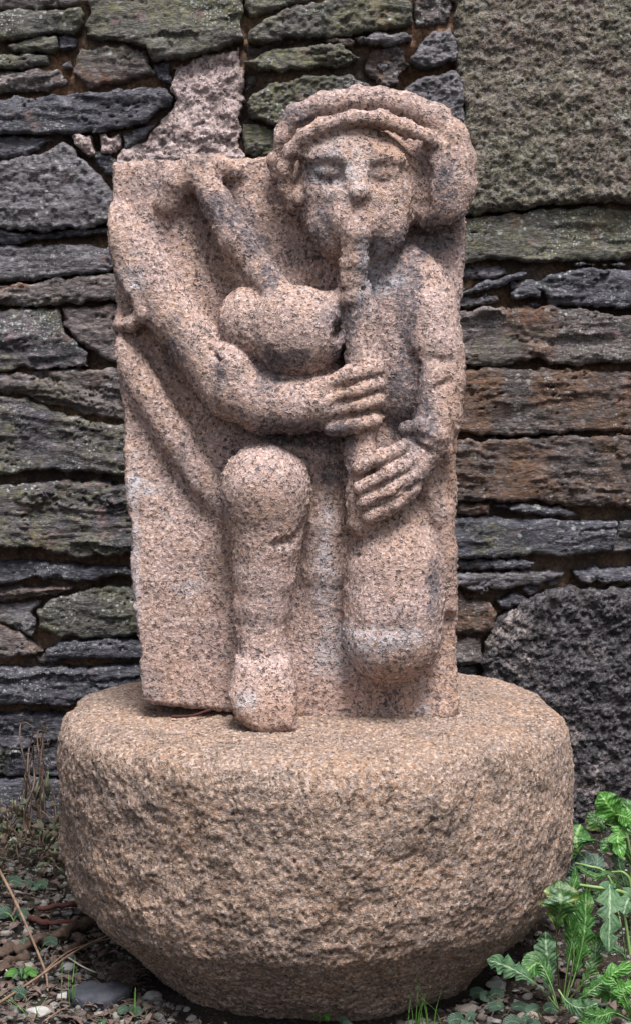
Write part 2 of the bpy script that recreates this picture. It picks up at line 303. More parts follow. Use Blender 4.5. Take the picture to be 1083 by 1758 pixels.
ST = [  # (outline in photo pixels, material, push, extras)
 ([(-60,-30),(60,-35),(130,-28),(218,-30),(216,2),(150,6),(60,12),(-60,16)],'brown',0,{}),
 ([(-60,22),(0,20),(60,15),(138,10),(146,22),(140,48),(125,60),(95,55),(60,60),(20,66),(-60,70)],'green',.015,{}),
 ([(5,74),(40,64),(75,58),(96,62),(97,78),(88,88),(60,85),(20,88)],'green',.01,{'cell':.0025}),
 ([(-60,93),(40,90),(80,93),(86,110),(50,116),(-60,119)],'green',.012,{}),
 ([(-60,124),(0,122),(60,118),(100,120),(110,140),(82,152),(30,157),(-60,162)],'brown',.008,{}),
 ([(152,-12),(218,-32),(416,-30),(417,64),(370,84),(315,96),(260,102),(248,80),(215,70),(158,64),(142,44),(152,15)],'green',.02,{'label':'long pale green schist stone at the top left of the wall','ang':-.1}),
 ([(135,82),(215,76),(250,86),(256,108),(264,124),(240,132),(190,138),(150,148),(126,122)],'brown',.01,{}),
 ([(-60,172),(60,163),(150,158),(230,150),(288,150),(299,165),(270,184),(253,208),(180,222),(120,228),(-60,232)],'slate',.022,{}),
 ([(208,228),(240,218),(272,208),(250,232),(216,254)],'slate',.01,{'cell':.0025}),
 ([(413,80),(417,150),(417,330),(190,330),(206,270),(214,257),(250,238),(277,205),(302,170),(292,150),(298,112),(330,102),(370,90)],'rubble',.004,{'style':'rubble','rb':.008,'tilt':(0,0),'edge':.009,'label':'pale pink knobbly granite patch above the slab'}),
 ([(127,232),(158,230),(161,262),(150,268),(128,248)],'rubble',.012,{'style':'rubble','cell':.0025}),
 ([(170,230),(205,228),(208,252),(190,266),(172,258)],'rubble',.012,{'style':'rubble','cell':.0025}),
 ([(160,258),(176,255),(202,275),(230,300),(215,330),(190,300),(165,285)],'slate',.0,{'cell':.0025}),
 ([(-60,236),(60,236),(104,236),(62,256),(10,270),(-60,272)],'slate',.005,{}),
 ([(-60,300),(-20,282),(40,268),(80,262),(112,243),(140,267),(170,298),(186,325),(240,350),(240,376),(180,384),(130,391),(70,396),(-60,388)],'grey',.03,{'style':'granite','amp':.8,'label':'large flat blue-grey stone left of the slab top'}),
 ([(-60,392),(70,400),(130,394),(182,388),(250,390),(240,398),(120,404),(20,415),(-60,412)],'slate',.015,{'cell':.0025}),
 ([(-60,424),(90,418),(190,424),(270,430),(270,455),(192,462),(150,468),(90,477),(-60,490)],'grey',.015,{}),
 ([(-60,494),(90,482),(192,470),(260,470),(260,516),(195,518),(100,522),(30,525),(-60,522)],'brown',.018,{}),
 ([(107,528),(195,526),(275,530),(270,640),(198,625),(150,598),(107,563)],'brown',.01,{}),
 ([(-60,532),(97,530),(108,570),(148,604),(150,629),(60,631),(-60,640)],'lichen',.02,{}),
 ([(-60,646),(60,637),(150,634),(198,633),(270,650),(270,725),(202,720),(160,714),(100,699),(40,679),(-60,664)],'brown',.018,{'ang':.2}),
 ([(-60,672),(40,686),(100,706),(155,721),(204,727),(280,735),(280,816),(206,815),(120,810),(60,804),(30,814),(-60,822)],'lichen',.022,{'ang':.2,'label':'dark stone spotted with white and yellow-green lichen left of the slab'}),
 ([(-60,836),(100,829),(208,832),(290,835),(290,950),(218,948),(180,954),(137,958),(95,947),(50,936),(-60,942)],'lichen',.03,{}),
 ([(-60,968),(80,965),(145,974),(205,978),(280,975),(280,990),(200,990),(135,1003),(90,993),(-60,1004)],'slate',.02,{}),
 ([(-60,1011),(60,1008),(124,1010),(95,1020),(32,1030),(-60,1037)],'brown',.01,{'cell':.0025}),
 ([(-60,1044),(-10,1040),(30,1036),(68,1032),(58,1055),(63,1075),(50,1090),(20,1078),(-60,1050)],'grey',.006,{'cell':.0025}),
 ([(62,1052),(83,1034),(127,1021),(178,1011),(222,1010),(300,1012),(300,1092),(232,1090),(150,1097),(105,1095),(80,1082),(66,1076)],'green',.02,{}),
 ([(77,1118),(100,1106),(137,1101),(229,1101),(300,1104),(300,1134),(232,1132),(160,1131),(118,1132),(79,1140)],'slate',.024,{}),
 ([(-60,1060),(-10,1062),(20,1082),(50,1098),(71,1118),(58,1127),(-60,1132)],'brown',.012,{}),
 ([(-60,1148),(70,1150),(150,1150),(235,1148),(330,1150),(330,1190),(230,1192),(110,1213),(60,1211),(-60,1212)],'slate',.03,{'amp':1.3}),
 ([(-60,1226),(88,1230),(150,1236),(250,1240),(250,1330),(112,1333),(-60,1335)],'slate',.022,{'amp':1.3}),
 ([(-60,1342),(120,1340),(240,1342),(240,1410),(80,1420),(-60,1420)],'slate',.03,{}),
 # top centre
 ([(421,-30),(560,-30),(556,-10),(480,12),(430,22),(421,10)],'green',.0,{}),
 ([(427,48),(480,20),(560,-4),(640,-12),(702,-8),(708,36),(665,46),(608,56),(526,60),(463,70),(428,70)],'green',.022,{'style':'granite'}),
 ([(610,64),(650,55),(708,57),(709,66),(670,76),(622,71)],'grey',.02,{'cell':.0025}),
 ([(421,106),(463,84),(526,75),(583,74),(614,97),(590,110),(526,119),(438,120)],'green',.024,{'cell':.0025}),
 ([(420,177),(463,143),(526,127),(600,129),(652,150),(720,200),(640,240),(500,222),(463,210),(432,202)],'green',.024,{'style':'granite','cell':.0025}),
 ([(704,95),(740,58),(772,47),(785,64),(781,101),(753,111),(709,107)],'grey',.02,{'style':'granite','cell':.0025}),
 ([(690,151),(715,130),(784,121),(796,146),(800,230),(740,200)],'grey',.018,{'style':'granite','cell':.0025}),
 ([(622,122),(636,84),(700,80),(698,92),(704,112),(690,122),(684,146),(660,150)],'brown',.0,{'style':'rubble','cell':.0025}),
 ([(714,-30),(772,-30),(776,12),(768,38),(716,44),(712,10)],'brown',.004,{'style':'granite','cell':.0025}),
 ([(419,212),(445,214),(500,230),(480,270),(440,262),(420,262)],'green',.008,{'cell':.0025}),
 ([(420,128),(442,126),(438,144),(421,158)],'brown',-.005,{'cell':.0025}),
 ([(424,74),(520,66),(575,66),(470,78),(424,98)],'brown',-.008,{'cell':.0025}),
 # right side
 ([(781,-60),(1180,-60),(1180,348),(1093,347),(1000,347),(900,356),(850,360),(803,367),(760,360),(760,260),(797,200),(784,100)],'block',.03,{'style':'granite','amp':.9,'rb':.02,'label':'huge olive-grey granite block filling the top right of the wall'}),
 ([(740,378),(798,375),(888,366),(927,357),(1022,354),(1093,360),(1180,360),(1180,444),(1013,445),(969,447),(924,452),(873,447),(835,446),(740,457)],'green',.016,{'amp':.55,'label':'smooth dark green-grey schist stone with pink lichen rings'}),
 ([(975,450),(1093,449),(1180,450),(1180,456),(1020,457),(972,455)],'slate',.01,{'cell':.0025}),
 ([(740,462),(830,455),(870,459),(876,469),(850,478),(740,482)],'grey',.008,{'cell':.0025}),
 ([(745,512),(796,499),(835,483),(891,464),(907,467),(907,474),(873,487),(840,499),(814,503)],'slate',.026,{'cell':.0025,'ang':-.4,'amp':.5}),
 ([(740,514),(796,511),(835,503),(873,517),(835,524),(740,529)],'grey',.018,{'cell':.0025}),
 ([(876,500),(882,484),(930,479),(965,464),(1093,460),(1180,460),(1180,534),(1013,527),(940,523),(935,500),(915,494)],'slate',.02,{}),
 ([(873,503),(890,494),(918,490),(932,498),(928,511),(880,511)],'slate',.03,{'cell':.0025,'amp':.4}),
 ([(740,538),(796,536),(840,527),(940,529),(1093,540),(1180,540),(1180,614),(1028,622),(984,627),(940,621),(927,616),(864,626),(740,633)],'brown',.024,{}),
 ([(740,638),(880,631),(970,635),(1093,638),(1180,640),(1180,742),(1028,740),(969,746),(894,746),(740,746)],'rust',.022,{}),
 ([(735,752),(835,756),(909,752),(1093,748),(1180,748),(1180,874),(1028,871),(939,865),(850,860),(735,860)],'rust',.026,{'label':'wide rust-stained brown stone with a white lichen patch'}),
 ([(740,864),(838,864),(842,877),(840,885),(740,886)],'brown',.012,{'cell':.0025}),
 ([(847,869),(921,865),(969,875),(1015,883),(999,888),(939,886),(879,880)],'slate',.02,{'cell':.0025}),
 ([(735,891),(850,889),(969,894),(1060,897),(1050,949),(999,953),(921,956),(820,959),(735,957)],'slate',.022,{'amp':.8}),
 ([(1064,897),(1180,893),(1180,948),(1054,949)],'slate',.02,{'amp':.8}),
 ([(740,962),(894,961),(914,968),(909,974),(850,979),(740,982)],'slate',.012,{'cell':.0025}),
 ([(740,987),(864,983),(969,981),(976,985),(966,992),(924,1007),(864,1014),(814,1017),(793,1009),(740,1009)],'grey',.02,{'cell':.0025}),
 ([(989,986),(1013,978),(1093,972),(1180,972),(1180,998),(1028,1000),(999,997)],'slate',.018,{'cell':.0025}),
 ([(730,1014),(787,1012),(808,1027),(843,1037),(854,1052),(846,1078),(832,1092),(730,1092)],'rust',.014,{'style':'granite','rb':.02,'amp':.6}),
 ([(853,1033),(879,1022),(902,1027),(891,1038),(864,1047)],'slate',.008,{'cell':.0025,'amp':.5}),
 ([(730,1098),(825,1097),(828,1136),(800,1142),(730,1140)],'brown',.0,{}),
 ([(730,1147),(822,1146),(824,1190),(730,1190)],'slate',-.006,{}),
 ([(826,1160),(836,1112),(860,1064),(900,1033),(950,1014),(1000,1012),(1093,1016),(1180,1030),(1200,1200),(1180,1450),(840,1450),(800,1300)],'boulder',.035,{'style':'granite','rb':.022,'edge':.006,'amp':1.2,'back':.12,'label':'big rounded black-grey boulder at the lower right of the wall'}),
]
for pl, mt, pu, kw in ST: stone(pl, mt, pu, **kw)
# small chips wedged in the joints
for pl in ([(900,560-39),(920,519),(930,523),(905,526)], [(560,66),(600,62),(606,70),(580,73)], [(786,120),(798,118),(800,140),(792,146)], [(783,40),(796,36),(799,60),(788,66)],
           [(787,70),(797,72),(797,92),(786,95)], [(790,155),(800,152),(802,180),(792,178)], [(793,188),(803,186),(804,215),(795,214)], [(642,110),(664,100),(690,108),(660,124)], [(404,-20),(418,-20),(419,20),(409,22)],
           [(826,757),(850,749),(853,758),(832,762)], [(895,1010),(910,1003),(925,1010),(908,1020)], [(935,1000),(950,996),(960,1002),(942,1008)], [(60,1128),(74,1126),(78,1137),(66,1140)],[(100,108),(122,100),(124,116),(108,118)],[(100,62),(130,66),(128,80),(102,84)],[(262,110),(290,104),(292,140),(268,130)]):
    stone(pl, rng.choice(['brown', 'grey', 'slate', 'rubble']), .002, cell=.0025, rb=.006)
# courses hidden behind the slab, and beyond the frame
def courses(x0, x1, z0, z1, cell):
    z = z0
    while z < z1 - .03:
        h = min(rng.uniform(.05, .13), z1 - z); x = x0
        if z1 - z - h < .04: h = z1 - z
        while x < x1 - .02:
            w = min(rng.uniform(.14, .4), x1 - x)
            if x1 - x - w < .08: w = x1 - x
            j = lambda: rng.uniform(-.006, .006)
            g = .005
            pl = [(x + g + j(), z + g), (x + w * .5, z + g + j()), (x + w - g + j(), z + g), (x + w - g, z + h * .5), (x + w - g + j(), z + h - g), (x + w * .5, z + h - g + j()), (x + g, z + h - g), (x + g + j(), z + h * .5)]
            stone(pl, rng.choice(['slate', 'brown', 'grey', 'green', 'lichen', 'rust']), rng.uniform(0, .025), cell=cell, px=False)
            x += w
        z += h
Lx, Rx = P(-64, 0, YW)[0], P(1186, 0, YW)[0]
ztop = P(0, -64, YW)[2]
hx0, hx1 = P(292, 0, YW)[0], P(732, 0, YW)[0]
courses(hx0 + .01, hx1 - .01, P(0, 1150, YW)[2], P(0, 340, YW)[2], .006)
courses(P(335, 0, YW)[0], P(725, 0, YW)[0], .0, P(0, 1155, YW)[2], .012)
courses(Lx - 1.0, Lx, 0, 2.3, .014); courses(Rx + .03, Rx + 1.0, 0, 2.3, .014); courses(Lx, Rx + .03, ztop + .01, 2.3, .014)
# mortar bed
xs = np.concatenate([np.arange(-2.1, -.75, .02), np.arange(-.75, .8, .0055), np.arange(.8, 2.12, .02)]); zs = np.concatenate([np.arange(-.1, 1.75, .0055), np.arange(1.75, 2.36, .02)]); X, Z = np.meshgrid(xs, zs, indexing='ij')
q = np.stack([X.ravel(), X.ravel() * 0, Z.ravel()], 1)
wk, ra, _r = worley(q * 48 + fbm(q * 60, 2)[:, None] * .3, 2); wk2, rb2, _r = worley(q * 110, 4)
y = YW + .024 + fbm(q * 6, 3) * .022 + fbm(q * 45, 3) * .004 - (.6 - wk) * .012 * (ra > .45) - (ra - .5) * .009 - (.5 - wk2) * .004
V = np.stack([q[:, 0], y - wall.location.y, q[:, 2]], 1)
mk('mortar', V, gridF(*X.shape), M['mortar'], wall)
V = np.array([(-2.1, -.06, -.1), (2.1, -.06, -.1), (2.1, .3, -.1), (-2.1, .3, -.1), (-2.1, -.06, 2.35), (2.1, -.06, 2.35), (2.1, .3, 2.35), (-2.1, .3, 2.35)])
mk('wall_core', V, np.array([(0, 1, 5, 4), (1, 2, 6, 5), (2, 3, 7, 6), (3, 0, 4, 7), (4, 5, 6, 7), (3, 2, 1, 0)]), M['mortar'], wall, smooth=False)

# ------------------------------------------------------------ ground
def gz(x, y):
    x = np.asarray(x, float); y = np.asarray(y, float)
    q = np.stack([x.ravel(), y.ravel(), x.ravel() * 0], 1)
    s = sstep(2.75, 3.5, y.ravel()) * .085
    return (s + fbm(q * 5, 3) * .008 - .004).reshape(x.shape)
def soil():
    b = NB('soil'); v = b.coords()
    c = b.mix(b.ramp(b.noise(v, 9, 6, .65), [(.4, 0), (.6, 1)]), (.02, .015, .012), (.05, .038, .03))
    c = b.mix(b.ramp(b.noise(v, 160, 4, .7), [(.56, 0), (.66, .8)]), c, (.16, .14, .12))
    return b.done(c, .95, b.bump(b.noise(v, 90, 8, .7), .02), .2)
M['soil'] = soil()
xs = np.concatenate([np.linspace(-60, -1, 24), np.arange(-.95, .95, .01), np.linspace(1, 60, 24)])
ys = np.concatenate([np.linspace(-60, 2, 30), np.arange(2.05, 3.6, .01), np.linspace(3.65, 60, 20)])
X, Yg = np.meshgrid(xs, ys, indexing='ij'); q = np.stack([X.ravel(), Yg.ravel(), X.ravel() * 0], 1)
Zg = gz(X, Yg).ravel() + fbm(q * 40, 3) * .004
V = np.stack([X.ravel(), Yg.ravel(), Zg], 1)
tag(mk('ground', V, gridF(*X.shape)[:, ::-1], M['soil']), 'dark damp soil strewn with gravel at the foot of the wall', None, None, 'structure')

# ------------------------------------------------------------ the drum shaped pedestal
BC = (-.002, 2.95)
prof = [(0, .446), (.12, .448), (.25, .447), (.34, .445), (.392, .442), (.420, .431), (.431, .410), (.433, .38), (.434, .32), (.433, .25), (.430, .205), (.422, .165), (.411, .134), (.36, .078), (.318, .03), (.285, -.005), (.25, -.04)]
pr = np.array(prof); sl_ = np.concatenate([[0], np.cumsum(np.hypot(*np.diff(pr, axis=0).T))])
ss = np.concatenate([np.linspace(.004, .2, 40, endpoint=False), np.linspace(.2, sl_[-1], 250)])
rr, zz = np.interp(ss, sl_, pr[:, 0]), np.interp(ss, sl_, pr[:, 1])
for _ in range(4):
    rr[1:-1] = (rr[:-2] + rr[1:-1] * 2 + rr[2:]) / 4; zz[1:-1] = (zz[:-2] + zz[1:-1] * 2 + zz[2:]) / 4
th = np.concatenate([np.linspace(math.pi * .97, math.pi * 2.03, 680, endpoint=False), np.linspace(math.pi * .03, math.pi * .97, 90, endpoint=False)])
R_, T_ = np.meshgrid(rr, th, indexing='ij'); Z_ = np.repeat(zz[:, None], len(th), 1)
X = (R_ * np.cos(T_)).ravel(); Yd = (R_ * np.sin(T_)).ravel(); Zd = Z_.ravel()
tr, tz = np.gradient(rr), np.gradient(zz); tl = np.hypot(tr, tz); nr, nz = -tz / tl, tr / tl
NR, NZ = np.repeat(nr[:, None], len(th), 1).ravel(), np.repeat(nz[:, None], len(th), 1).ravel()
q = np.stack([X, Yd, Zd], 1)
side = np.clip(NR, 0, 1)
dsp = fbm(q * 4.2 + 3, 3) * .009 * (.4 + side) + fbm(q * 15 + 7, 3) * .0042 * (.45 + side * .7) + fbm(q * 55, 3, .65) * .0016 * (.5 + side * .6) + fbm(q * 150, 2, .7) * .0018
wk, ra, _r = worley(q * 30 + fbm(q * 40, 2)[:, None] * .2); wk2, rc, _r = worley(q * 75 + 9)
dsp += ((.5 - wk) * .0018 + (ra - .5) * .0014) * (.35 + side * .8) + (.5 - wk2) * .0016
dsp -= np.clip(fbm(q * 85 + 9, 2) - .35, 0, 1) * .007
ct, sn = np.cos(T_).ravel(), np.sin(T_).ravel()
V = np.stack([X + NR * ct * dsp, Yd + NR * sn * dsp, Zd + NZ * dsp], 1)
F = gridF(len(rr), len(th), True)
ci = len(V); V = np.concatenate([V, [[0, 0, .446]]]); m_ = len(th)
drum = mk('granite_pedestal', V, F[:, ::-1], M['drum'], None, (BC[0], BC[1], 0))
tag(drum, 'thick round brown granite drum like an old millstone under the carved slab', 'pedestal')

# ------------------------------------------------------------ the carving (signed distance field -> surface nets)
B_ = math.radians(4.0)
O = P(512, 1236, 2.83)
en = np.array([0, -math.cos(B_), math.sin(B_)]); ez = np.array([0, math.sin(B_), math.cos(B_)])
C0 = np.array([0, 0, CAMZ])
def L(u, v, w=0.):
    """photo pixel + height above the slab face (mm) -> slab coordinates in mm"""
    r = ray(u, v); o = O + en * (w / 1000.); t = ((o - C0) @ en) / (r @ en); p = C0 + r * t - o
    return p[0] * 1000, (p @ ez) * 1000
H = 2.4
GX0, GX1, GZ0, GZ1, GW0, GW1 = -345, 325, -60, 1115, -112, 165
gx = np.arange(GX0, GX1, H, dtype=np.float32); gzz = np.arange(GZ0, GZ1, H, dtype=np.float32); gw = np.arange(GW0, GW1, H, dtype=np.float32)
D = np.full((len(gx), len(gzz), len(gw)), 60., np.float32); LB = np.zeros(D.shape, np.int8)
NAMES = ['slab', 'piper', 'hat', 'bag', 'blowpipe', 'chanter', 'drone_pipe', 'lower_pipe', 'strap_end']
def box(lo, hi, pad):
    out = []
    for g, a, b in zip((gx, gzz, gw), lo, hi):
        i0 = max(0, int((a - pad - g[0]) / H)); i1 = min(len(g), int((b + pad - g[0]) / H) + 2); out.append(slice(i0, i1))
    return tuple(out)
def put(fn, lo, hi, k, lab, sub=False):
    sl = box(lo, hi, k + 12)
    x = gx[sl[0]][:, None, None]; z = gzz[sl[1]][None, :, None]; w = gw[sl[2]][None, None, :]
    d = fn(x, z, w).astype(np.float32); cur = D[sl]
    if sub:
        h = np.clip(.5 - .5 * (cur + d) / k, 0, 1); D[sl] = cur * (1 - h) - d * h + k * h * (1 - h); return
    h = np.clip(.5 + .5 * (cur - d) / k, 0, 1)
    LB[sl] = np.where(d < cur, lab, LB[sl])
    D[sl] = cur * (1 - h) + d * h - k * h * (1 - h)
def tube(pts, k, lab, sw=1., sub=False, inner=8.):
    """pts: (u, v, w, r); sw>1 flattens the section towards the slab"""
    q = [(*L(u, v, w), w, r) for u, v, w, r in pts]
    A = np.array(q); lo = (A[:, :3] - A[:, 3:4]).min(0); hi = (A[:, :3] + A[:, 3:4]).max(0)
    def fn(x, z, w):
        d = None
        for a, b in zip(q[:-1], q[1:]):
            ex, ey, ew = b[0] - a[0], b[1] - a[1], (b[2] - a[2]) * sw; l2 = ex * ex + ey * ey + ew * ew + 1e-6
            px, pz, pw = x - a[0], z - a[1], (w - a[2]) * sw
            t = np.clip((px * ex + pz * ey + pw * ew) / l2, 0, 1)
            s = np.sqrt((px - ex * t) ** 2 + (pz - ey * t) ** 2 + (pw - ew * t) ** 2) - (a[3] + (b[3] - a[3]) * t)
            if d is None: d = s
            else: hh = np.clip(.5 + .5 * (d - s) / inner, 0, 1); d = d * (1 - hh) + s * hh - inner * hh * (1 - hh)
        return d / (sw ** .5)
    put(fn, lo, hi, k, lab, sub)
def ell(u, v, w, ru, rv, rw, k, lab, rot=0., sub=False):
    cx, cz = L(u, v, w); c, s = math.cos(math.radians(rot)), math.sin(math.radians(rot)); R = max(ru, rv)
    def fn(x, z, ww):
        a = ((x - cx) * c + (z - cz) * s) / ru; b = (-(x - cx) * s + (z - cz) * c) / rv; e = (ww - w) / rw
        k0 = np.sqrt(a * a + b * b + e * e); k1 = np.sqrt((a / ru) ** 2 + (b / rv) ** 2 + (e / rw) ** 2) + 1e-6
        return k0 * (k0 - 1) / k1
    put(fn, (cx - R, cz - R, w - rw), (cx + R, cz + R, w + rw), k, lab, sub)
# slab body
sp = [(188,274),(300,270),(345,262),(400,268),(470,262),(560,262),(700,300),(798,330),(799,480),(795,560),(797,640),(793,720),(784,800),(783,900),(788,1000),(786,1100),(787,1215),(775,1240),(740,1243),(640,1240),(510,1234),(385,1222),(262,1212),(243,1200),(235,1120),(226,1000),(214,860),(208,740),(198,600),(190,560),(196,520),(189,470),(186,360)]
spl = np.array([L(u, v, 0) for u, v in sp])
Xg, Zg2 = np.meshgrid(gx, gzz, indexing='ij')
sd2 = poly_sdf(Xg, Zg2, spl).astype(np.float32)
qq = np.stack([Xg.ravel(), Zg2.ravel(), Xg.ravel() * 0], 1)
sd2 += (fbm(qq / 70., 3) * 4).reshape(sd2.shape); face = (fbm(qq / 130. + 5, 3) * 4.5).reshape(sd2.shape).astype(np.float32)
d2 = sd2[:, :, None] + 10 + np.minimum(gw, 0)[None, None, :] * .07; dw = np.maximum(gw[None, None, :] - face[:, :, None], -100 - gw[None, None, :]) + 10
D = (np.minimum(np.maximum(d2, dw), 0) + np.sqrt(np.maximum(d2, 0) ** 2 + np.maximum(dw, 0) ** 2) - 10).astype(np.float32)
SL, FI, HA, BA, BL, CH, DR, LO, SE = range(9)
# hollowed grounds between the pipes
ell(392, 440, 26, 52, 135, 46, 14, SL, 31, sub=True)
ell(290, 660, 24, 34, 125, 44, 12, SL, 36, sub=True)
ell(270, 800, 26, 52, 150, 36, 20, SL, 34, sub=True)
ell(490, 420, 30, 56, 75, 46, 16, SL, 30, sub=True)
# upper arm band and the long lower bar
tube([(196, 395, -4, 44), (245, 462, 4, 43), (300, 545, 16, 42), (345, 602, 26, 42), (388, 662, 36, 46)], 10, DR, 1.0)
tube([(206, 462, 22, 11), (228, 497, 30, 12), (248, 538, 32, 12), (225, 556, 16, 11), (203, 556, 6, 12)], 8, SE)
tube([(206, 600, -8, 28), (252, 674, -6, 28), (303, 752, -4, 28), (350, 824, -2, 26), (392, 885, 0, 19)], 12, LO, 1.15)
# drone with its cross head
tube([(340, 292, 22, 23), (370, 345, 28, 25), (410, 415, 36, 27), (445, 465, 44, 26), (475, 505, 54, 27)], 6, DR)
tube([(292, 348, -2, 24), (306, 312, 8, 26), (340, 286, 12, 24), (372, 285, 10, 22), (398, 292, 2, 18)], 14, DR)
# body mass
ell(700, 560, 8, 88, 130, 50, 20, FI)
ell(690, 650, 6, 70, 80, 44, 18, FI)
ell(520, 650, 2, 90, 60, 40, 16, FI)
ell(600, 790, -8, 130, 100, 34, 22, FI)
ell(650, 470, -5, 80, 40, 34, 20, FI)
# shoulder, upper arm, forearm on the right
tube([(690, 516, 14, 40), (728, 540, 24, 47), (744, 600, 30, 48), (752, 660, 34, 45), (750, 712, 42, 40)], 12, FI)
tube([(752, 712, 42, 39), (735, 758, 54, 34), (705, 795, 60, 33)], 10, FI)
for yy, a_ in ((606, -14), (664, 8)): tube([(700, yy + a_, 74, 3), (735, yy + 10, 84, 3), (768, yy - a_, 76, 2)], 14, FI, sub=True)
tube([(696, 738, 60, 13), (725, 734, 78, 16), (750, 748, 78, 15), (764, 774, 58, 12)], 5, FI)
tube([(712, 762, 84, 4), (738, 774, 84, 4)], 8, FI, sub=True)
tube([(688, 575, 64, 5), (698, 612, 62, 7), (704, 655, 62, 8), (700, 700, 60, 8)], 10, FI, sub=True)
ell(708, 640, 66, 12, 34, 12, 8, FI, -12, sub=True)
# head
ell(612, 326, 30, 98, 104, 64, 8, FI)
tube([(612, 340, 30, 88), (612, 392, 34, 66), (610, 432, 36, 40)], 16, FI, 1.25)
ell(570, 390, 52, 34, 44, 34, 18, FI); ell(655, 385, 52, 38, 48, 34, 18, FI)
# hat: disc, outer roll, inner roll, side lump
ell(640, 275, 14, 158, 112, 34, 14, HA)
tube([(474, 300, 20, 10), (472, 275, 26, 12), (484, 236, 32, 16), (509, 199, 36, 19), (556, 180, 40, 20), (614, 172, 42, 20), (653, 172, 42, 21), (699, 183, 40, 22), (745, 204, 38, 24), (775, 235, 36, 26), (788, 275, 34, 28), (784, 318, 32, 30), (768, 352, 28, 30), (742, 372, 22, 26)], 10, HA)
ell(752, 305, 40, 46, 78, 34, 14, HA, 8)
tube([(503, 352, 36, 11), (491, 322, 48, 11), (490, 290, 60, 12), (501, 258, 70, 12), (522, 234, 78, 13), (552, 215, 84, 13), (604, 202, 88, 13), (653, 204, 88, 13), (699, 220, 82, 13), (733, 237, 74, 12), (758, 256, 58, 10)], 6, HA)
# gap between face and hat at the right, ear hollow at the left
tube([(716, 250, 68, 15), (724, 300, 66, 15), (722, 350, 60, 15), (710, 400, 52, 14)], 8, FI, sub=True)
tube([(716, 412, 36, 10), (752, 400, 34, 12), (785, 372, 30, 10)], 8, HA, sub=True)
tube([(505, 278, 72, 8), (506, 320, 64, 11), (516, 366, 56, 10)], 8, FI, sub=True)
ell(513, 336, 50, 11, 18, 12, 6, FI)
ell(606, 268, 56, 84, 48, 38, 14, FI)
# brow, eyes, nose, moustache
ell(562, 268, 78, 30, 9, 11, 16, FI, 6); ell(662, 268, 80, 30, 12, 11, 18, FI, -10)
ell(562, 300, 96, 36, 24, 22, 10, FI, 4, sub=True); ell(652, 302, 99, 32, 21, 19, 10, FI, -6, sub=True)
ell(563, 292, 74, 22, 13, 11, 5, FI); ell(658, 296, 80, 24, 14, 8, 7, FI)
tube([(612, 266, 84, 10), (613, 300, 94, 12), (616, 330, 102, 18)], 14, FI)
ell(598, 340, 88, 13, 10, 12, 9, FI); ell(636, 338, 90, 13, 10, 12, 9, FI)
ell(611, 372, 88, 42, 26, 18, 16, FI)
ell(609, 392, 84, 34, 22, 16, 12, FI)
# bag
ell(424, 552, 38, 46, 56, 46, 8, BA)
ell(510, 568, 58, 78, 74, 62, 5, BA)
ell(490, 545, 66, 46, 40, 46, 12, BA)
ell(454, 566, 44, 48, 50, 40, 8, BA)
ell(480, 642, 18, 110, 46, 48, 10, FI)
tube([(552, 530, 54, 26), (592, 513, 56, 21), (612, 508, 60, 21)], 12, BA)
ell(578, 566, 82, 8, 18, 26, 10, BA, -12, sub=True)
# chanter and blow pipe
tube([(608, 500, 66, 27), (622, 545, 66, 28), (624, 620, 64, 27), (622, 700, 64, 25), (620, 780, 64, 25), (621, 850, 62, 25), (622, 896, 58, 25)], 5, CH, 1.1)
tube([(614, 374, 96, 14), (611, 398, 99, 18), (608, 450, 88, 19), (604, 480, 80, 20), (608, 510, 72, 26)], 7, BL)
tube([(575, 505, 84, 3), (600, 490, 90, 3), (630, 498, 88, 3)], 5, CH, sub=True)
# left arm: elbow, forearm, hand
tube([(385, 636, 34, 46), (405, 668, 40, 50), (452, 694, 50, 47), (510, 697, 60, 43), (556, 690, 66, 42)], 9, FI)
ell(400, 640, 46, 36, 50, 48, 6, FI, 22)
tube([(362, 600, 66, 4), (384, 622, 78, 5), (376, 660, 70, 4)], 6, FI, sub=True)
ell(560, 692, 66, 38, 44, 26, 10, FI, 8)
for a, b, c in (((548, 664, 88, 13), (600, 644, 96, 13), (644, 632, 84, 12)), ((556, 686, 90, 12), (606, 671, 99, 12), (648, 660, 86, 11)), ((562, 708, 88, 12), (610, 697, 97, 12), (648, 687, 84, 11)), ((568, 734, 82, 14), (612, 727, 92, 14), (642, 722, 80, 12))):
    tube([a, b, c, (c[0] + 3, c[1] - 1, c[2] - 20, c[3] - 1)], 3.5, FI)
for a, b in (((562, 675, 104, 3), (650, 646, 104, 3)), ((570, 697, 104, 3), (650, 674, 104, 3)), ((574, 720, 101, 3), (650, 706, 101, 3))): tube([a, b], 5, FI, sub=True)
# other hand, lower on the chanter
ell(694, 806, 66, 38, 46, 28, 10, FI, -40)
for a, b, c in (((690, 768, 86, 12), (652, 786, 97, 12), (616, 804, 90, 12)), ((704, 790, 88, 12), (664, 814, 100, 12), (618, 838, 92, 12)), ((710, 814, 86, 12), (672, 841, 97, 12), (624, 862, 90, 12)), ((708, 838, 78, 12), (675, 865, 88, 12), (634, 886, 84, 12))):
    tube([a, b, c], 3.5, FI)
for a, b in (((694, 780, 108, 3), (618, 822, 104, 3)), ((706, 802, 108, 3), (622, 851, 104, 3)), ((708, 828, 104, 3), (630, 875, 100, 3))): tube([a, b], 5, FI, sub=True)
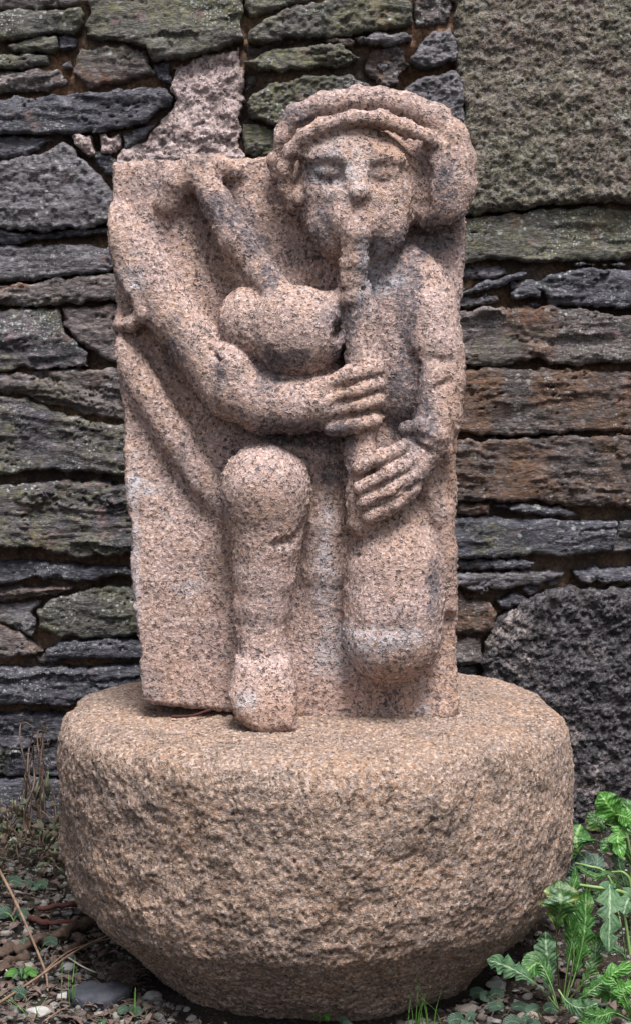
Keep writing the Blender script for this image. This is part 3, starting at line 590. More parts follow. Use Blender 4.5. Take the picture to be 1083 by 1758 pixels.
# knee, shin and foot
ell(456, 838, 46, 70, 72, 76, 14, FI)
tube([(456, 850, 48, 62), (458, 890, 44, 57)], 26, FI)
tube([(458, 880, 44, 60), (457, 930, 41, 56), (454, 990, 38, 50), (451, 1040, 36, 45), (449, 1085, 36, 39), (452, 1130, 40, 41)], 16, FI, .95)
tube([(520, 905, 62, 5), (500, 926, 84, 4), (470, 936, 96, 2)], 14, FI, sub=True)
def foot(u0, v0, u1, v1, u2, v2, w0, w1, r):
    pl = np.array([L(u0, v0, 60), L(u0 + 94, v0, 60), L(u1, v1, 60), L(u2, v2, 90), L(u2 - 58, v2 + 12, 90), L(u2 - 102, v2 - 20, 90), L(u2 - 112, v2 - 60, 60)])
    xx, zc = np.meshgrid(gx, gzz, indexing='ij'); d2_ = poly_sdf(xx, zc, pl).astype(np.float32)
    sl = box((pl[:, 0].min(), pl[:, 1].min(), w0), (pl[:, 0].max(), pl[:, 1].max(), w1), 26); dd = d2_[sl[0], sl[1]][:, :, None]; wz = gw[sl[2]][None, None, :]; zq = gzz[sl[1]][None, :, None]
    zt = pl[:, 1].max(); wf = w1 - np.clip((zq - pl[:, 1].min() - 50) * .33, 0, 40)
    a_ = dd + r; b_ = np.maximum(wz - wf, w0 - wz) + r; e_ = np.minimum(np.maximum(a_, b_), 0) + np.sqrt(np.maximum(a_, 0) ** 2 + np.maximum(b_, 0) ** 2) - r
    cur = D[sl]; k = 9.; h = np.clip(.5 + .5 * (cur - e_) / k, 0, 1); LB[sl] = np.where(e_ < cur, FI, LB[sl]); D[sl] = cur * (1 - h) + e_ * h - k * h * (1 - h)
foot(404, 1128, 508, 1185, 508, 1252, -20, 118, 22)
# hanging leg / cloth ridge and the long pouch
tube([(566, 815, -2, 24), (562, 900, 2, 33), (557, 980, -8, 34), (553, 1080, -28, 34), (550, 1190, -50, 34)], 22, FI)
tube([(668, 908, 10, 66), (675, 975, 22, 80), (676, 1040, 26, 82), (672, 1086, 26, 82)], 11, FI, 1.2)
tube([(606, 1076, 84, 3), (640, 1086, 98, 3), (690, 1084, 100, 3)], 18, FI, sub=True)
ell(640, 1010, 92, 16, 40, 6, 14, FI, 10, sub=True)
tube([(606, 956, 58, 3), (640, 950, 66, 4), (652, 930, 66, 3)], 6, FI, sub=True)
tube([(725, 815, 18, 28), (752, 880, 14, 24), (768, 950, 6, 20), (772, 1040, 2, 16)], 10, FI)
tube([(742, 870, 50, 5), (756, 930, 44, 6), (762, 1000, 38, 5)], 7, FI, sub=True)

# trim the relief flush with the slab's left and right edges
mu = np.ones_like(sd2); top = L(300, 255)[1]; foot = L(300, 1195)[1]; xr = L(470, 700)[0]
edge = sd2 + 3.0
zz_ = gzz[None, :]; xx_ = gx[:, None]
keep = (xx_ < xr) & (zz_ > foot - 5) | (zz_ < L(300, 440)[1]) & (zz_ > foot - 5) & (xx_ > xr)
edge = np.where(keep, edge, -50).astype(np.float32)[:, :, None]
kk = 10.; hh = np.clip(.5 - .5 * (D - edge) / kk, 0, 1); D = (D * (1 - hh) + edge * hh + kk * hh * (1 - hh)).astype(np.float32)
def surface_nets(D):
    s = D < 0; nx, ny, nz = D.shape
    c = [s[i:nx - 1 + i, j:ny - 1 + j, k:nz - 1 + k] for i in (0, 1) for j in (0, 1) for k in (0, 1)]
    al = c[0].copy(); an = c[0].copy()
    for x in c[1:]: al &= x; an |= x
    act = an & ~al; ids = np.full(act.shape, -1, np.int32); idx = np.argwhere(act); ids[act] = np.arange(len(idx))
    i, j, k = idx.T; val = np.stack([D[i + a, j + b, k + e] for a in (0, 1) for b in (0, 1) for e in (0, 1)], 1).reshape(-1, 2, 2, 2)
    acc = np.zeros((len(idx), 3)); cnt = np.zeros(len(idx))
    for ax in range(3):
        v = np.moveaxis(val, ax + 1, 1)
        oth = [o for o in range(3) if o != ax]
        for a in (0, 1):
            for b in (0, 1):
                v0, v1 = v[:, 0, a, b], v[:, 1, a, b]; cr = (v0 < 0) != (v1 < 0); t = np.where(cr, v0 / np.where(v0 == v1, 1, v0 - v1), 0)
                acc[:, ax] += np.where(cr, t, 0); acc[:, oth[0]] += np.where(cr, a, 0); acc[:, oth[1]] += np.where(cr, b, 0); cnt += cr
    V = idx + acc / cnt[:, None]; FS = []; FV = []
    for ax in range(3):
        o1, o2 = (ax + 1) % 3, (ax + 2) % 3
        sl0 = [slice(None)] * 3; sl1 = [slice(None)] * 3; sl0[ax] = slice(0, -1); sl1[ax] = slice(1, None)
        cr = s[tuple(sl0)] != s[tuple(sl1)]; e = np.argwhere(cr); ok = (e[:, o1] > 0) & (e[:, o2] > 0) & (e[:, o1] < D.shape[o1] - 1) & (e[:, o2] < D.shape[o2] - 1); e = e[ok]
        def at(a, b):
            g = e.copy(); g[:, o1] -= a; g[:, o2] -= b; return ids[g[:, 0], g[:, 1], g[:, 2]]
        q = np.stack([at(1, 1), at(0, 1), at(0, 0), at(1, 0)], 1)
        inside = s[e[:, 0], e[:, 1], e[:, 2]]; q[~inside] = q[~inside][:, ::-1]
        FS.append(q); FV.append(e)
    return V, np.concatenate(FS), np.concatenate(FV)
V, F, E = surface_nets(D)
lab = LB[E[:, 0], E[:, 1], E[:, 2]]
V = V * H + np.array([GX0, GZ0, GW0])
for _ in range(2):                        # light relaxation
    A = np.zeros_like(V); n_ = np.zeros(len(V))
    for k in range(4):
        for a in (1, 3):
            for c in range(3): A[:, c] += np.bincount(F[:, k], V[F[:, (k + a) % 4], c], len(V))
            n_ += np.bincount(F[:, k], minlength=len(V))
    V = V * .5 + .5 * A / n_[:, None]
# slab coords (x, z, w) -> object coords (x, -w, z) in metres
Vo = np.stack([V[:, 0], -V[:, 2], V[:, 1]], 1)
F = F[:, ::-1]
N = vnormals(Vo, F)
q = Vo / 1000.
frt = .35 + .65 * (N[:, 1] < .5)
hv = np.zeros(len(Vo)); hv[np.unique(F[lab == HA])] = 1.; hm = 1 - .5 * hv
ds = fbm(q * 11 + 4, 3) * 2.6 * hm + fbm(q * 34 + 8, 3, .6) * 1.2 * hm + fbm(q * 110, 2, .6) * .8
wk, ra, _r = worley(q * 52 + fbm(q * 60, 2)[:, None] * .25, 5); wk2, rc, _r = worley(q * (90, 90, 140) + fbm(q * 140, 2)[:, None] * .4, 9)
ds += ((.5 - wk) * 1.7 + (ra - .5) * 1.1) * hm
rough_ = .35 + .65 * sstep(-.25, .35, fbm(q * 14 + 50, 3))               # worn smooth patches between rough ones
ds -= np.clip(.52 - wk2, 0, 1) * (rc > .4) * 7.5 * rough_ + np.clip(fbm(q * (105, 105, 150) + 2, 2) - .3, 0, .6) * 4 * rough_      # weathered pits
hd = np.exp(-((V[:, 0] - L(612, 330, 80)[0]) / 100) ** 4 - ((V[:, 1] - L(612, 330, 80)[1]) / 105) ** 4) * (V[:, 2] > 40) * (1 - hv)
ds += hd * (fbm(q * 30 + 77, 3, .65) * 2.6 - np.clip(fbm(q * 65 + 13, 2) - .2, 0, 1) * 4)
ds -= np.clip(fbm(q * 50 + 31, 3, .6) - .45, 0, .6) * 5
Vo = (Vo + N * (ds * frt)[:, None]) / 1000.
N = vnormals(Vo, F)
MK = np.zeros((len(Vo), 3), np.float32)       # r: dark grey, mostly in hollows and under parts, g: pale lichen, b: rusty orange
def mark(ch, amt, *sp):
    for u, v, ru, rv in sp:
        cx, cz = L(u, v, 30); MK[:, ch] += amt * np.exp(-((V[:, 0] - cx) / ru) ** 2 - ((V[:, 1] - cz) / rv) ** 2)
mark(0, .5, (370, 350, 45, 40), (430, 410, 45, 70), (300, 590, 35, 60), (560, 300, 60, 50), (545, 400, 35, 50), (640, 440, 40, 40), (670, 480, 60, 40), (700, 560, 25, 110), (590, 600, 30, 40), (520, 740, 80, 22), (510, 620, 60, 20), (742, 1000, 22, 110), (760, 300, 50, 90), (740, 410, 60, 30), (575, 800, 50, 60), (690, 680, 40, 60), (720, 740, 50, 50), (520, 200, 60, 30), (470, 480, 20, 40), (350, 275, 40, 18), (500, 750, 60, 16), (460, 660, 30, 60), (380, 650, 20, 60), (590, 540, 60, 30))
mark(1, .5, (555, 950, 32, 110), (330, 1010, 40, 20), (640, 470, 60, 60), (660, 1090, 80, 30), (590, 300, 60, 60), (590, 1130, 60, 60), (228, 1000, 14, 240), (235, 840, 60, 18), (430, 1190, 30, 25), (230, 480, 30, 30))
mark(2, .6, (450, 1210, 70, 60), (460, 860, 60, 60), (400, 460, 50, 60), (640, 240, 70, 40), (650, 280, 60, 40), (620, 700, 60, 80), (690, 950, 70, 90), (680, 1130, 90, 40), (640, 1210, 160, 40), (300, 1150, 90, 80), (780, 950, 20, 250), (310, 650, 30, 60), (600, 450, 30, 50), (770, 700, 30, 120))
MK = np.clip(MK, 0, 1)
carv = empty('bagpiper_carving', O, 'weathered pink granite slab carved in relief with a bagpiper in a round hat', 'stone carving', rot=(-B_, 0, 0))
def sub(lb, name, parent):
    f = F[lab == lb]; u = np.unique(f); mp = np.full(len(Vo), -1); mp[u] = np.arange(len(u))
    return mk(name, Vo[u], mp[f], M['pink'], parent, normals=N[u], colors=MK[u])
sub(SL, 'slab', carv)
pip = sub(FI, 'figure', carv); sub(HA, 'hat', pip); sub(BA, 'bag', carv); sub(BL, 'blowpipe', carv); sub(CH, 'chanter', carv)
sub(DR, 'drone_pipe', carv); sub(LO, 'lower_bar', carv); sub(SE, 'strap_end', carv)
print('carving faces', len(F), 'verts', len(Vo))

# ------------------------------------------------------------ loose things on the ground
def simple(name, col, rough=.8, bscale=80, bd=.002, col2=None, tint=False, nscale=20, sat=None, spec=.3):
    b = NB(name); v = b.coords()
    c = b.mix(b.ramp(b.noise(v, nscale, 5, .65), [(.38, 0), (.62, 1)]), col, col2 or col)
    if tint:
        a = b.n('ShaderNodeAttribute', attribute_name='tint'); c = b.mix(b.math('MULTIPLY', b.noise(v, 90, 4, .7), .9), a.outputs['Color'], (.09, .08, .07))
    return b.done(c, rough, b.bump(b.noise(v, bscale, 6, .65), bd), spec)
M['pebble'] = simple('pebble', (.3, .3, .3), .85, 220, .0015, tint=True)
M['flat_slate'] = simple('flat_slate', (.028, .031, .04), .8, 120, .003, (.06, .062, .075), nscale=30)
M['bark'] = simple('bark', (.045, .028, .02), .9, 180, .004, (.095, .066, .05), nscale=60)
M['redbark'] = simple('red_bark', (.075, .017, .013), .85, 180, .002, (.045, .02, .017), nscale=50)
M['straw'] = simple('straw', (.24, .16, .11), .85, 200, .001, (.13, .08, .055), nscale=40)
M['dead'] = simple('dead_stem', (.16, .11, .085), .9, 200, .001, (.075, .052, .042), nscale=40)
M['fibre'] = simple('fibre', (.075, .05, .042), .95, 200, .001, (.13, .095, .08), nscale=60)
M['white_straw'] = simple('white_straw', (.5, .45, .42), .7, 200, .001, (.38, .33, .3))

nrng = np.random.RandomState(11)
PHI = (1 + 5 ** .5) / 2
ico = np.array([(-1, PHI, 0), (1, PHI, 0), (-1, -PHI, 0), (1, -PHI, 0), (0, -1, PHI), (0, 1, PHI), (0, -1, -PHI), (0, 1, -PHI), (PHI, 0, -1), (PHI, 0, 1), (-PHI, 0, -1), (-PHI, 0, 1)]) / math.hypot(1, PHI)
icf = [(0, 11, 5), (0, 5, 1), (0, 1, 7), (0, 7, 10), (0, 10, 11), (1, 5, 9), (5, 11, 4), (11, 10, 2), (10, 7, 6), (7, 1, 8), (3, 9, 4), (3, 4, 2), (3, 2, 6), (3, 6, 8), (3, 8, 9), (4, 9, 5), (2, 4, 11), (6, 2, 10), (8, 6, 7), (9, 8, 1)]
def subdiv(v, f):
    v = [tuple(x) for x in v]; cache = {}; out = []
    def mid(a, b):
        k = (min(a, b), max(a, b))
        if k not in cache:
            m = (np.array(v[a]) + np.array(v[b])); m /= np.linalg.norm(m); v.append(tuple(m)); cache[k] = len(v) - 1
        return cache[k]
    for a, b, c in f:
        x, y, z = mid(a, b), mid(b, c), mid(c, a); out += [(a, x, z), (b, y, x), (c, z, y), (x, y, z)]
    return np.array(v), out
IV, IF = subdiv(ico, icf)
IV2, IF2 = subdiv(IV, IF)
def rotm(r): 
    q = r.normal(size=4); q /= np.linalg.norm(q); w, x, y, z = q
    return np.array([[1 - 2 * (y * y + z * z), 2 * (x * y - z * w), 2 * (x * z + y * w)], [2 * (x * y + z * w), 1 - 2 * (x * x + z * z), 2 * (y * z - x * w)], [2 * (x * z - y * w), 2 * (y * z + x * w), 1 - 2 * (x * x + y * y)]])
shapes = []
for k in range(24):
    v = IV.copy(); v += (perlin(v * 1.3 + k * 5.1)[:, None]) * v * .35
    for _ in range(9):                      # knocked-off faces
        n = nrng.normal(size=3); n /= np.linalg.norm(n); d = v @ n; lim = nrng.uniform(.42, .75); v -= np.maximum(d - lim, 0)[:, None] * n
    shapes.append(v)
PAL = np.array([(.33, .33, .31), (.44, .42, .40), (.24, .25, .25), (.19, .17, .15), (.50, .49, .47), (.13, .14, .17), (.28, .23, .18), (.12, .09, .075), (.31, .33, .27), (.2, .15, .13)])
PW = np.array([.17, .13, .15, .13, .06, .09, .09, .1, .05, .03]); PW /= PW.sum()
VV, FF, CC = [], [], []; off = 0; F0 = np.array(IF); F00 = np.array(icf)
def pebbles(n, xr, yr, smin, smax, lift=0.):
    global off
    for _ in range(n):
        x, y = nrng.uniform(*xr), nrng.uniform(*yr)
        rb = math.hypot(x - BC[0], y - BC[1])
        if rb < .30: continue
        s = smin + (smax - smin) * nrng.rand() ** 2.2
        if rb < .31 + s: continue
        sc = np.array([s, s * nrng.uniform(.65, .95), s * nrng.uniform(.45, .75)])
        a = nrng.uniform(0, 6.28); T = np.array([[math.cos(a), -math.sin(a), 0], [math.sin(a), math.cos(a), 0], [0, 0, 1]])
        sh = shapes[nrng.randint(24)]; small = smax < .0065; sh = sh[:12] if small else sh; v = (sh @ rotm(nrng).T * sc) @ T.T + (x, y, float(gz([x], [y])[0]) + sc[2] * nrng.uniform(-.35, .6) + lift)
        VV.append(v); FF.append((F00 if small else F0) + off); off += len(v)
        c = PAL[nrng.choice(len(PAL), p=PW)] * nrng.uniform(.3, .8); CC.append(np.repeat(c[None], len(v), 0))
pebbles(2000, (-.72, -.22), (2.42, 3.42), .0045, .0145); pebbles(1300, (.2, .75), (2.42, 3.35), .0045, .0135); pebbles(700, (-.35, .35), (2.42, 2.75), .004, .012)
pebbles(4200, (-.8, .8), (2.4, 3.4), .002, .0055)
tag(mk('gravel', np.concatenate(VV), np.concatenate(FF), M['pebble'], colors=np.concatenate(CC)), 'pale grey and brown gravel scattered over dark soil round the pedestal', 'gravel', None, 'stuff')

def cr(pts, n):
    p = np.array(pts, float); p = np.concatenate([[2 * p[0] - p[1]], p, [2 * p[-1] - p[-2]]]); out = []
    for t in np.linspace(0, len(pts) - 1 - 1e-6, n):
        i = int(t); f = t - i; a, b, c, d = p[i:i + 4]
        out.append(.5 * (2 * b + (c - a) * f + (2 * a - 5 * b + 4 * c - d) * f * f + (3 * b - a - 3 * c + d) * f ** 3))
    return np.array(out)
def tubemesh(pts, r0, r1, n=16, m=6, rough=0., flat=1.):
    c = cr(pts, n); t = np.gradient(c, axis=0); t /= np.linalg.norm(t, axis=1)[:, None] + 1e-9
    up = np.array([.13, .2, 1.]); a = np.cross(t, up); a /= np.linalg.norm(a, axis=1)[:, None] + 1e-9; b = np.cross(t, a)
    r = np.linspace(r0, r1, n)
    th = np.linspace(0, 2 * math.pi, m, endpoint=False)
    V = c[:, None] + (a[:, None] * np.cos(th)[None, :, None] + b[:, None] * np.sin(th)[None, :, None] * flat) * r[:, None, None]
    V = V.reshape(-1, 3)
    if rough: V = V + (V - np.repeat(c, m, 0)) * (fbm(V * 70, 3) * rough + fbm(V * 240, 2) * rough * .4)[:, None]
    F = gridF(n, m, True); k = len(V); V = np.concatenate([V, c[:1], c[-1:]])
    ends = [(k, (j + 1) % m, j, j) for j in range(m)] + [(k + 1, (n - 1) * m + j, (n - 1) * m + (j + 1) % m, (n - 1) * m + (j + 1) % m) for j in range(m)]
    return V, F, np.array(ends)
def join(ms):
    VV, FF, o = [], [], 0
    for V, F, E in ms:
        VV.append(V); FF.append(F + o); o += len(V)
    return np.concatenate(VV), np.concatenate(FF)
def stick(name, px, r0, r1, mat, label, cat, lift=.006, rough=.25, n=44, m=10, group=None):
    """px: (u, v, height above the ground)"""
    pts = []
    for u, v, h in px:
        g = G(u, v, 0.); 
        for _ in range(3): g = G(u, v, float(gz([g[0]], [g[1]])[0]) + h + lift)
        pts.append(g)
    o0 = pts[0].copy(); V, F, E = tubemesh(np.array(pts) - o0, r0, r1, n, m, rough)
    return tag(mk(name, V, F, M[mat], None, o0), label, cat, group)
stick('broken_branch', [(-30, 1650, .002), (12, 1634, .006), (44, 1626, .008), (80, 1610, .008), (104, 1606, .01), (135, 1590, .01), (168, 1580, .006)], .011, .0075, 'bark', 'thick brown broken branch lying against the lower left of the pedestal', 'branch', rough=.9)
stick('broken_branch', [(106, 1640, .004), (128, 1628, .006), (146, 1614, .006)], .007, .006, 'bark', 'short stubby stick just below the thick brown branch', 'stick', rough=.9)
stick('broken_branch', [(-30, 1676, .0), (10, 1660, .004), (48, 1640, .004)], .009, .008, 'bark', 'pale brown branch end at the left edge below the thick branch', 'branch', rough=.9)
stick('twig', [(66, 1562, .004), (100, 1556, .008), (135, 1552, .006), (158, 1549, .004)], .0055, .004, 'redbark', 'red-brown straight twig on pale gravel left of the pedestal', 'twig', rough=.4)
stick('twig', [(50, 1576, .002), (85, 1586, .004), (120, 1584, .006), (160, 1588, .004)], .006, .004, 'redbark', 'crooked dark red twig between the straight twig and the thick branch', 'twig', rough=.6)
stick('dry_stalk', [(-10, 1478, .03), (25, 1545, .03), (55, 1612, .025), (78, 1670, .01), (82, 1703, .0)], .0028, .0016, 'straw', 'long bent dry stalk crossing the gravel and branches at the far left', 'stalk', rough=0)
stick('dry_stalk', [(-20, 1735, .004), (60, 1682, .012), (130, 1634, .02), (180, 1609, .03), (218, 1592, .04)], .0024, .0012, 'straw', 'long straight straw pointing up to the lower left of the pedestal', 'stalk', rough=0)
stick('dry_stalk', [(60, 1684, .008), (110, 1640, .018), (150, 1622, .02), (205, 1608, .025)], .0018, .001, 'straw', 'thinner forked straw beside the long straight straw', 'stalk', rough=0)
stick('dry_stalk', [(116, 1644, .004), (145, 1662, .006), (180, 1676, .002)], .0016, .001, 'white_straw', 'whitish straw lying just above the flat blue-grey slate', 'stalk', rough=0)
stick('dry_stalk', [(75, 1755, .002), (100, 1738, .008), (120, 1728, .002)], .0016, .001, 'straw', 'small straw between the flat slate and the bottom left corner', 'stalk', rough=0)
stick('dry_stalk', [(2, 1655, .004), (18, 1675, .006), (33, 1684, .002)], .0016, .001, 'white_straw', 'pale curved straw beside the small rosette at the left edge', 'stalk', rough=0)
stick('twig', [(1000, 1728, .004), (1024, 1714, .01), (1045, 1698, .01)], .004, .003, 'bark', 'short brown twig among the dandelion stems at the lower right', 'twig', rough=.4)
stick('twig', [(150, 1748, .0), (185, 1742, .003), (225, 1722, .006)], .004, .003, 'bark', 'dark twig hugging the lower edge of the flat slate', 'twig', rough=.9)
# dark twig on the pedestal by the slab foot
pts = np.array([G(296, 1231, 0.450), G(330, 1229, 0.454), G(352, 1222, 0.458), G(372, 1216, 0.460)])
V, F, E = tubemesh(pts - pts[0], .0028, .0018, 12, 6, .3); tag(mk('twig', V, F, M['redbark'], None, pts[0]), 'thin reddish twig lying on the pedestal against the slab', 'twig')
pts = np.array([G(345, 1222, 0.450), G(360, 1219, 0.453), G(385, 1214, 0.452)])
# flat slate chip
g = G(172, 1705, .012); k = 26; a = np.linspace(0, 2 * math.pi, k, endpoint=False)
ol = np.array([(-.053, .002), (-.036, .024), (-.018, .034), (.004, .026), (.03, .03), (.05, .006), (.034, -.012), (.022, -.032), (-.006, -.04), (-.04, -.022)])
ol = np.concatenate([ol[i] + (ol[(i + 1) % len(ol)] - ol[i]) * np.linspace(0, 1, 5)[:-1, None] for i in range(len(ol))]); k = len(ol); rings = []
for s, z in ((.0, .013), (.5, .0135), (.95, .0125), (1.0, .009), (1.0, -.003), (.9, -.010)):
    p = ol * s; rings.append(np.column_stack([p, np.full(k, z)]))
V = np.concatenate(rings); V[:, 2] += fbm(V * 45, 2) * .0012 + V[:, 1] * .12; V[:, :2] *= 1 + fbm(V * 70, 2)[:, None] * .05
tag(mk('slate_chip', V, gridF(6, k, True)[:, ::-1], M['flat_slate'], None, (g[0], g[1], float(gz([g[0]], [g[1]])[0]) + .008), smooth=False), 'flat blue-grey slate chip lying on the gravel in front of the pedestal', 'stone')
# larger loose stones one can pick out
for u, v, s, c, lb in ((66, 1742, .020, 4, 'white angular stone at the bottom left corner'), (110, 1712, .017, 1, 'pale stone touching the left end of the flat slate'), (262, 1712, .018, 0, 'rounded grey stone right of the flat slate'),
                     (78, 1545, .018, 4, 'pale flat stone just above the straight red twig'), (905, 1748, .019, 6, 'brownish stone at the bottom edge left of the dandelion'), (850, 1690, .017, 0, 'grey stone tucked beside the lower right of the pedestal'),
                     (800, 1738, .02, 3, 'brown earthy stone in front of the pedestal right'), (115, 1672, .017, 2, 'grey stone just above the flat slate chip')):
    g = G(u, v, .0); z = float(gz([g[0]], [g[1]])[0]); VS = IV2 + (perlin(IV2 * 1.4 + u)[:, None]) * IV2 * .3
    r = np.random.RandomState(u)
    for _ in range(7):
        n = r.normal(size=3); n /= np.linalg.norm(n); d = VS @ n; VS = VS - np.maximum(d - r.uniform(.6, .85), 0)[:, None] * n
    VS = VS * (s, s * .75, s * .55)
    tag(mk('loose_stone', VS, np.array(IF2), M['pebble'], None, (g[0], g[1], z + s * .3), colors=np.repeat(PAL[c][None], len(VS), 0)), lb, 'stone', 'larger stones in the gravel')

# ------------------------------------------------------------ plants
def leafmat(name, c1, c2, rib, gloss=.45, edge=None):
    b = NB(name); v = b.coords(rnd=True); uvn = b.n('ShaderNodeUVMap'); uvn.uv_map = 'uv'; sp = b.n('ShaderNodeSeparateXYZ'); b.set(sp.inputs[0], uvn.outputs[0])
    c = b.mix(b.ramp(b.noise(v, 55, 4, .6), [(.38, 0), (.62, 1)]), c1, c2)
    au = b.math('ABSOLUTE', b.math('SUBTRACT', sp.outputs[0], .5))
    # side veins run obliquely from the midrib
    w = b.math('SINE', b.math('MULTIPLY', b.math('SUBTRACT', sp.outputs[1], b.math('MULTIPLY', au, .35)), 75.)); 
    vein = b.ramp(w, [(.9, 0), (1., .45)])
    if edge: c = b.mix(b.math('MULTIPLY', b.ramp(au, [(.3, 0), (.5, .9)]), b.ramp(b.noise(v, 30, 3), [(.45, 0), (.58, 1)])), c, edge)
    c = b.mix(b.ramp(b.noise(v, 70, 5, .7), [(.64, 0), (.70, .8)]), c, (.16, .13, .045))
    c = b.mix(vein, c, b.mix(.6, c, rib))
    c = b.mix(b.ramp(au, [(.02, 1), (.06, 0)]), c, rib)
    h = b.math('ADD', b.noise(v, 130, 4, .6), b.math('MULTIPLY', w, -.15))
    b.done(c, gloss, b.bump(h, .0025), .5)
    b.b.inputs['Transmission Weight'].default_value = 0
    # thin leaves let some light through
    tr = b.n('ShaderNodeBsdfTranslucent'); b.set(tr.inputs[0], b.mix(.5, c, (.12, .28, .02))); ms = b.n('ShaderNodeMixShader'); ms.inputs[0].default_value = .14
    out = b.t.nodes['Material Output']; b.t.links.new(b.b.outputs[0], ms.inputs[1]); b.t.links.new(tr.outputs[0], ms.inputs[2]); b.t.links.new(ms.outputs[0], out.inputs[0])
    return b.m
M['leaf_dark'] = leafmat('dandelion_dark', (.018, .06, .014), (.035, .10, .02), (.10, .17, .06), .35, (.17, .2, .02))
M['leaf_mid'] = leafmat('dandelion_mid', (.02, .08, .012), (.042, .13, .022), (.17, .28, .10), .4)
M['leaf_bright'] = leafmat('weed_bright', (.04, .145, .018), (.075, .22, .03), (.2, .4, .1), .45)
M['leaf_grey'] = leafmat('weed_grey_green', (.035, .09, .038), (.068, .145, .062), (.24, .33, .2), .6)
M['leaf_blue'] = leafmat('seedling_leaf', (.028, .062, .04), (.05, .09, .058), (.09, .14, .09), .6)
M['stem'] = simple('green_stem', (.14, .24, .07), .5, 200, .0005, (.2, .3, .12))
M['dark_stem'] = simple('dark_stem', (.06, .045, .02), .5, 200, .0005, (.08, .10, .02))
M['grass'] = simple('grass_blade', (.07, .2, .03), .5, 200, .0003, (.14, .28, .06))
def leaf(parent, pts, width, mat, lobes=0, depth=.55, fold=.25, pet=.0, roll=0., n=44, seed=0, tipw=.12, shape='lance', wave=.12):
    """pts: world points of the midrib from stem to tip"""
    r = np.random.RandomState(seed + 1); c = cr(pts, n); t = np.gradient(c, axis=0); t /= np.linalg.norm(t, axis=1)[:, None]
    f = np.linspace(0, 1, n); view = np.array([math.sin(roll), -math.cos(roll), .35]); a = np.cross(t, view); a /= np.linalg.norm(a, axis=1)[:, None] + 1e-9; b = np.cross(a, t)
    g = np.clip((f - pet) / (1 - pet), 0, 1)
    if shape == 'round': wd = np.sqrt(np.clip(1 - (2 * g - 1) ** 2, 0, 1)) ** .8
    else: wd = np.clip(np.sin(np.pi * g ** 1.25) ** .75, 0, 1) * (.45 + .55 * g)
    wd = wd * width
    cols = [-1, -.72, -.36, 0, .36, .72, 1]; V = []
    L_, R_2 = wd.copy(), wd.copy()
    if lobes:
        for side in (0, 1):
            ph = (g * lobes + (.5 * side) + r.uniform(-.1, .1)) % 1; lob = 1 - depth * (1 - ph) ** 1.4 * (g < .86)
            if side: R_2 = wd * lob
            else: L_ = wd * lob
    wv = np.sin(f * 34 + seed) * wave
    for i in range(n):
        for x in cols:
            w = (L_ if x < 0 else R_2)[i] * abs(x) + .0006 * abs(x); sg = -1 if x < 0 else 1
            sweep = -t[i] * w * .25 if lobes else t[i] * w * .0
            V.append(c[i] + a[i] * sg * w + b[i] * (-fold * abs(w) + wv[i] * w * abs(x)) + sweep)
    V = np.array(V); V += b.repeat(7, 0) * (fbm(V * 60 + seed, 2) * width * .13)[:, None]
    uv = np.array([(.5 + x * .5, f[i]) for i in range(n) for x in cols])
    o0 = pts[0] - np.array(parent.location) if parent is not None else pts[0]
    lf = mk('leaf', V - np.array(pts[0]), gridF(n, 7), M[mat], parent, o0, uv=uv)
    k = max(3, int(n * max(pet, .75))); Vt, Ft, _ = tubemesh((c - np.array(pts[0]))[:k:3] - b[:k:3] * .0006, .0016 if width > .01 else .0007, .0005, 16, 5)
    mk('midrib', Vt, Ft, M['stem' if mat not in ('leaf_dark',) else 'dark_stem'], lf)
    return lf
def stem(parent, pts, r0, r1, mat='stem'):
    p = np.array(pts) ; V, F, _ = tubemesh(p - p[0], r0, r1, 18, 6); return mk('stem', V, F, M[mat], parent, p[0] - np.array(parent.location))
r0_ = G(964, 1736, .012)
dA = empty('dandelion', r0_, 'dandelion with dark glossy upright leaves against the right side of the pedestal', 'plant')
Q = lambda *a: [P(u, v, y) for u, v, y in a]
leaf(dA, Q((963, 1725, 2.68), (957, 1660, 2.66), (955, 1600, 2.65), (962, 1550, 2.64), (958, 1512, 2.66)), .045, 'leaf_dark', 3, .5, .15, .5, seed=1)
leaf(dA, Q((966, 1722, 2.69), (974, 1660, 2.68), (982, 1610, 2.68), (975, 1560, 2.67)), .016, 'leaf_mid', 3, .3, .3, .3, seed=2)
leaf(dA, Q((970, 1722, 2.70), (988, 1670, 2.70), (1003, 1600, 2.70), (1006, 1525, 2.71)), .024, 'leaf_mid', 6, .6, .15, .25, seed=3)
leaf(dA, Q((962, 1738, 2.66), (925, 1695, 2.63), (880, 1665, 2.62), (836, 1648, 2.60)), .023, 'leaf_grey', 5, .6, .1, .35, seed=4, roll=.3)
leaf(dA, Q((958, 1735, 2.67), (945, 1690, 2.66), (925, 1655, 2.67), (900, 1672, 2.65)), .024, 'leaf_mid', 0, .3, .35, .3, seed=5)
leaf(dA, Q((955, 1728, 2.70), (942, 1690, 2.72), (938, 1640, 2.73), (936, 1600, 2.74)), .028, 'leaf_grey', 5, .35, .2, .2, seed=6)
leaf(dA, Q((958, 1700, 2.66), (975, 1722, 2.63), (1000, 1732, 2.61), (1028, 1722, 2.60)), .019, 'leaf_grey', 3, .3, .15, .1, seed=7)
leaf(dA, Q((968, 1730, 2.68), (985, 1640, 2.66), (975, 1560, 2.65), (992, 1500, 2.66)), .012, 'leaf_mid', 0, .3, .3, .45, seed=8)
leaf(dA, Q((968, 1720, 2.72), (985, 1650, 2.73), (992, 1590, 2.74), (985, 1535, 2.75)), .022, 'leaf_dark', 5, .6, .15, .25, seed=51)
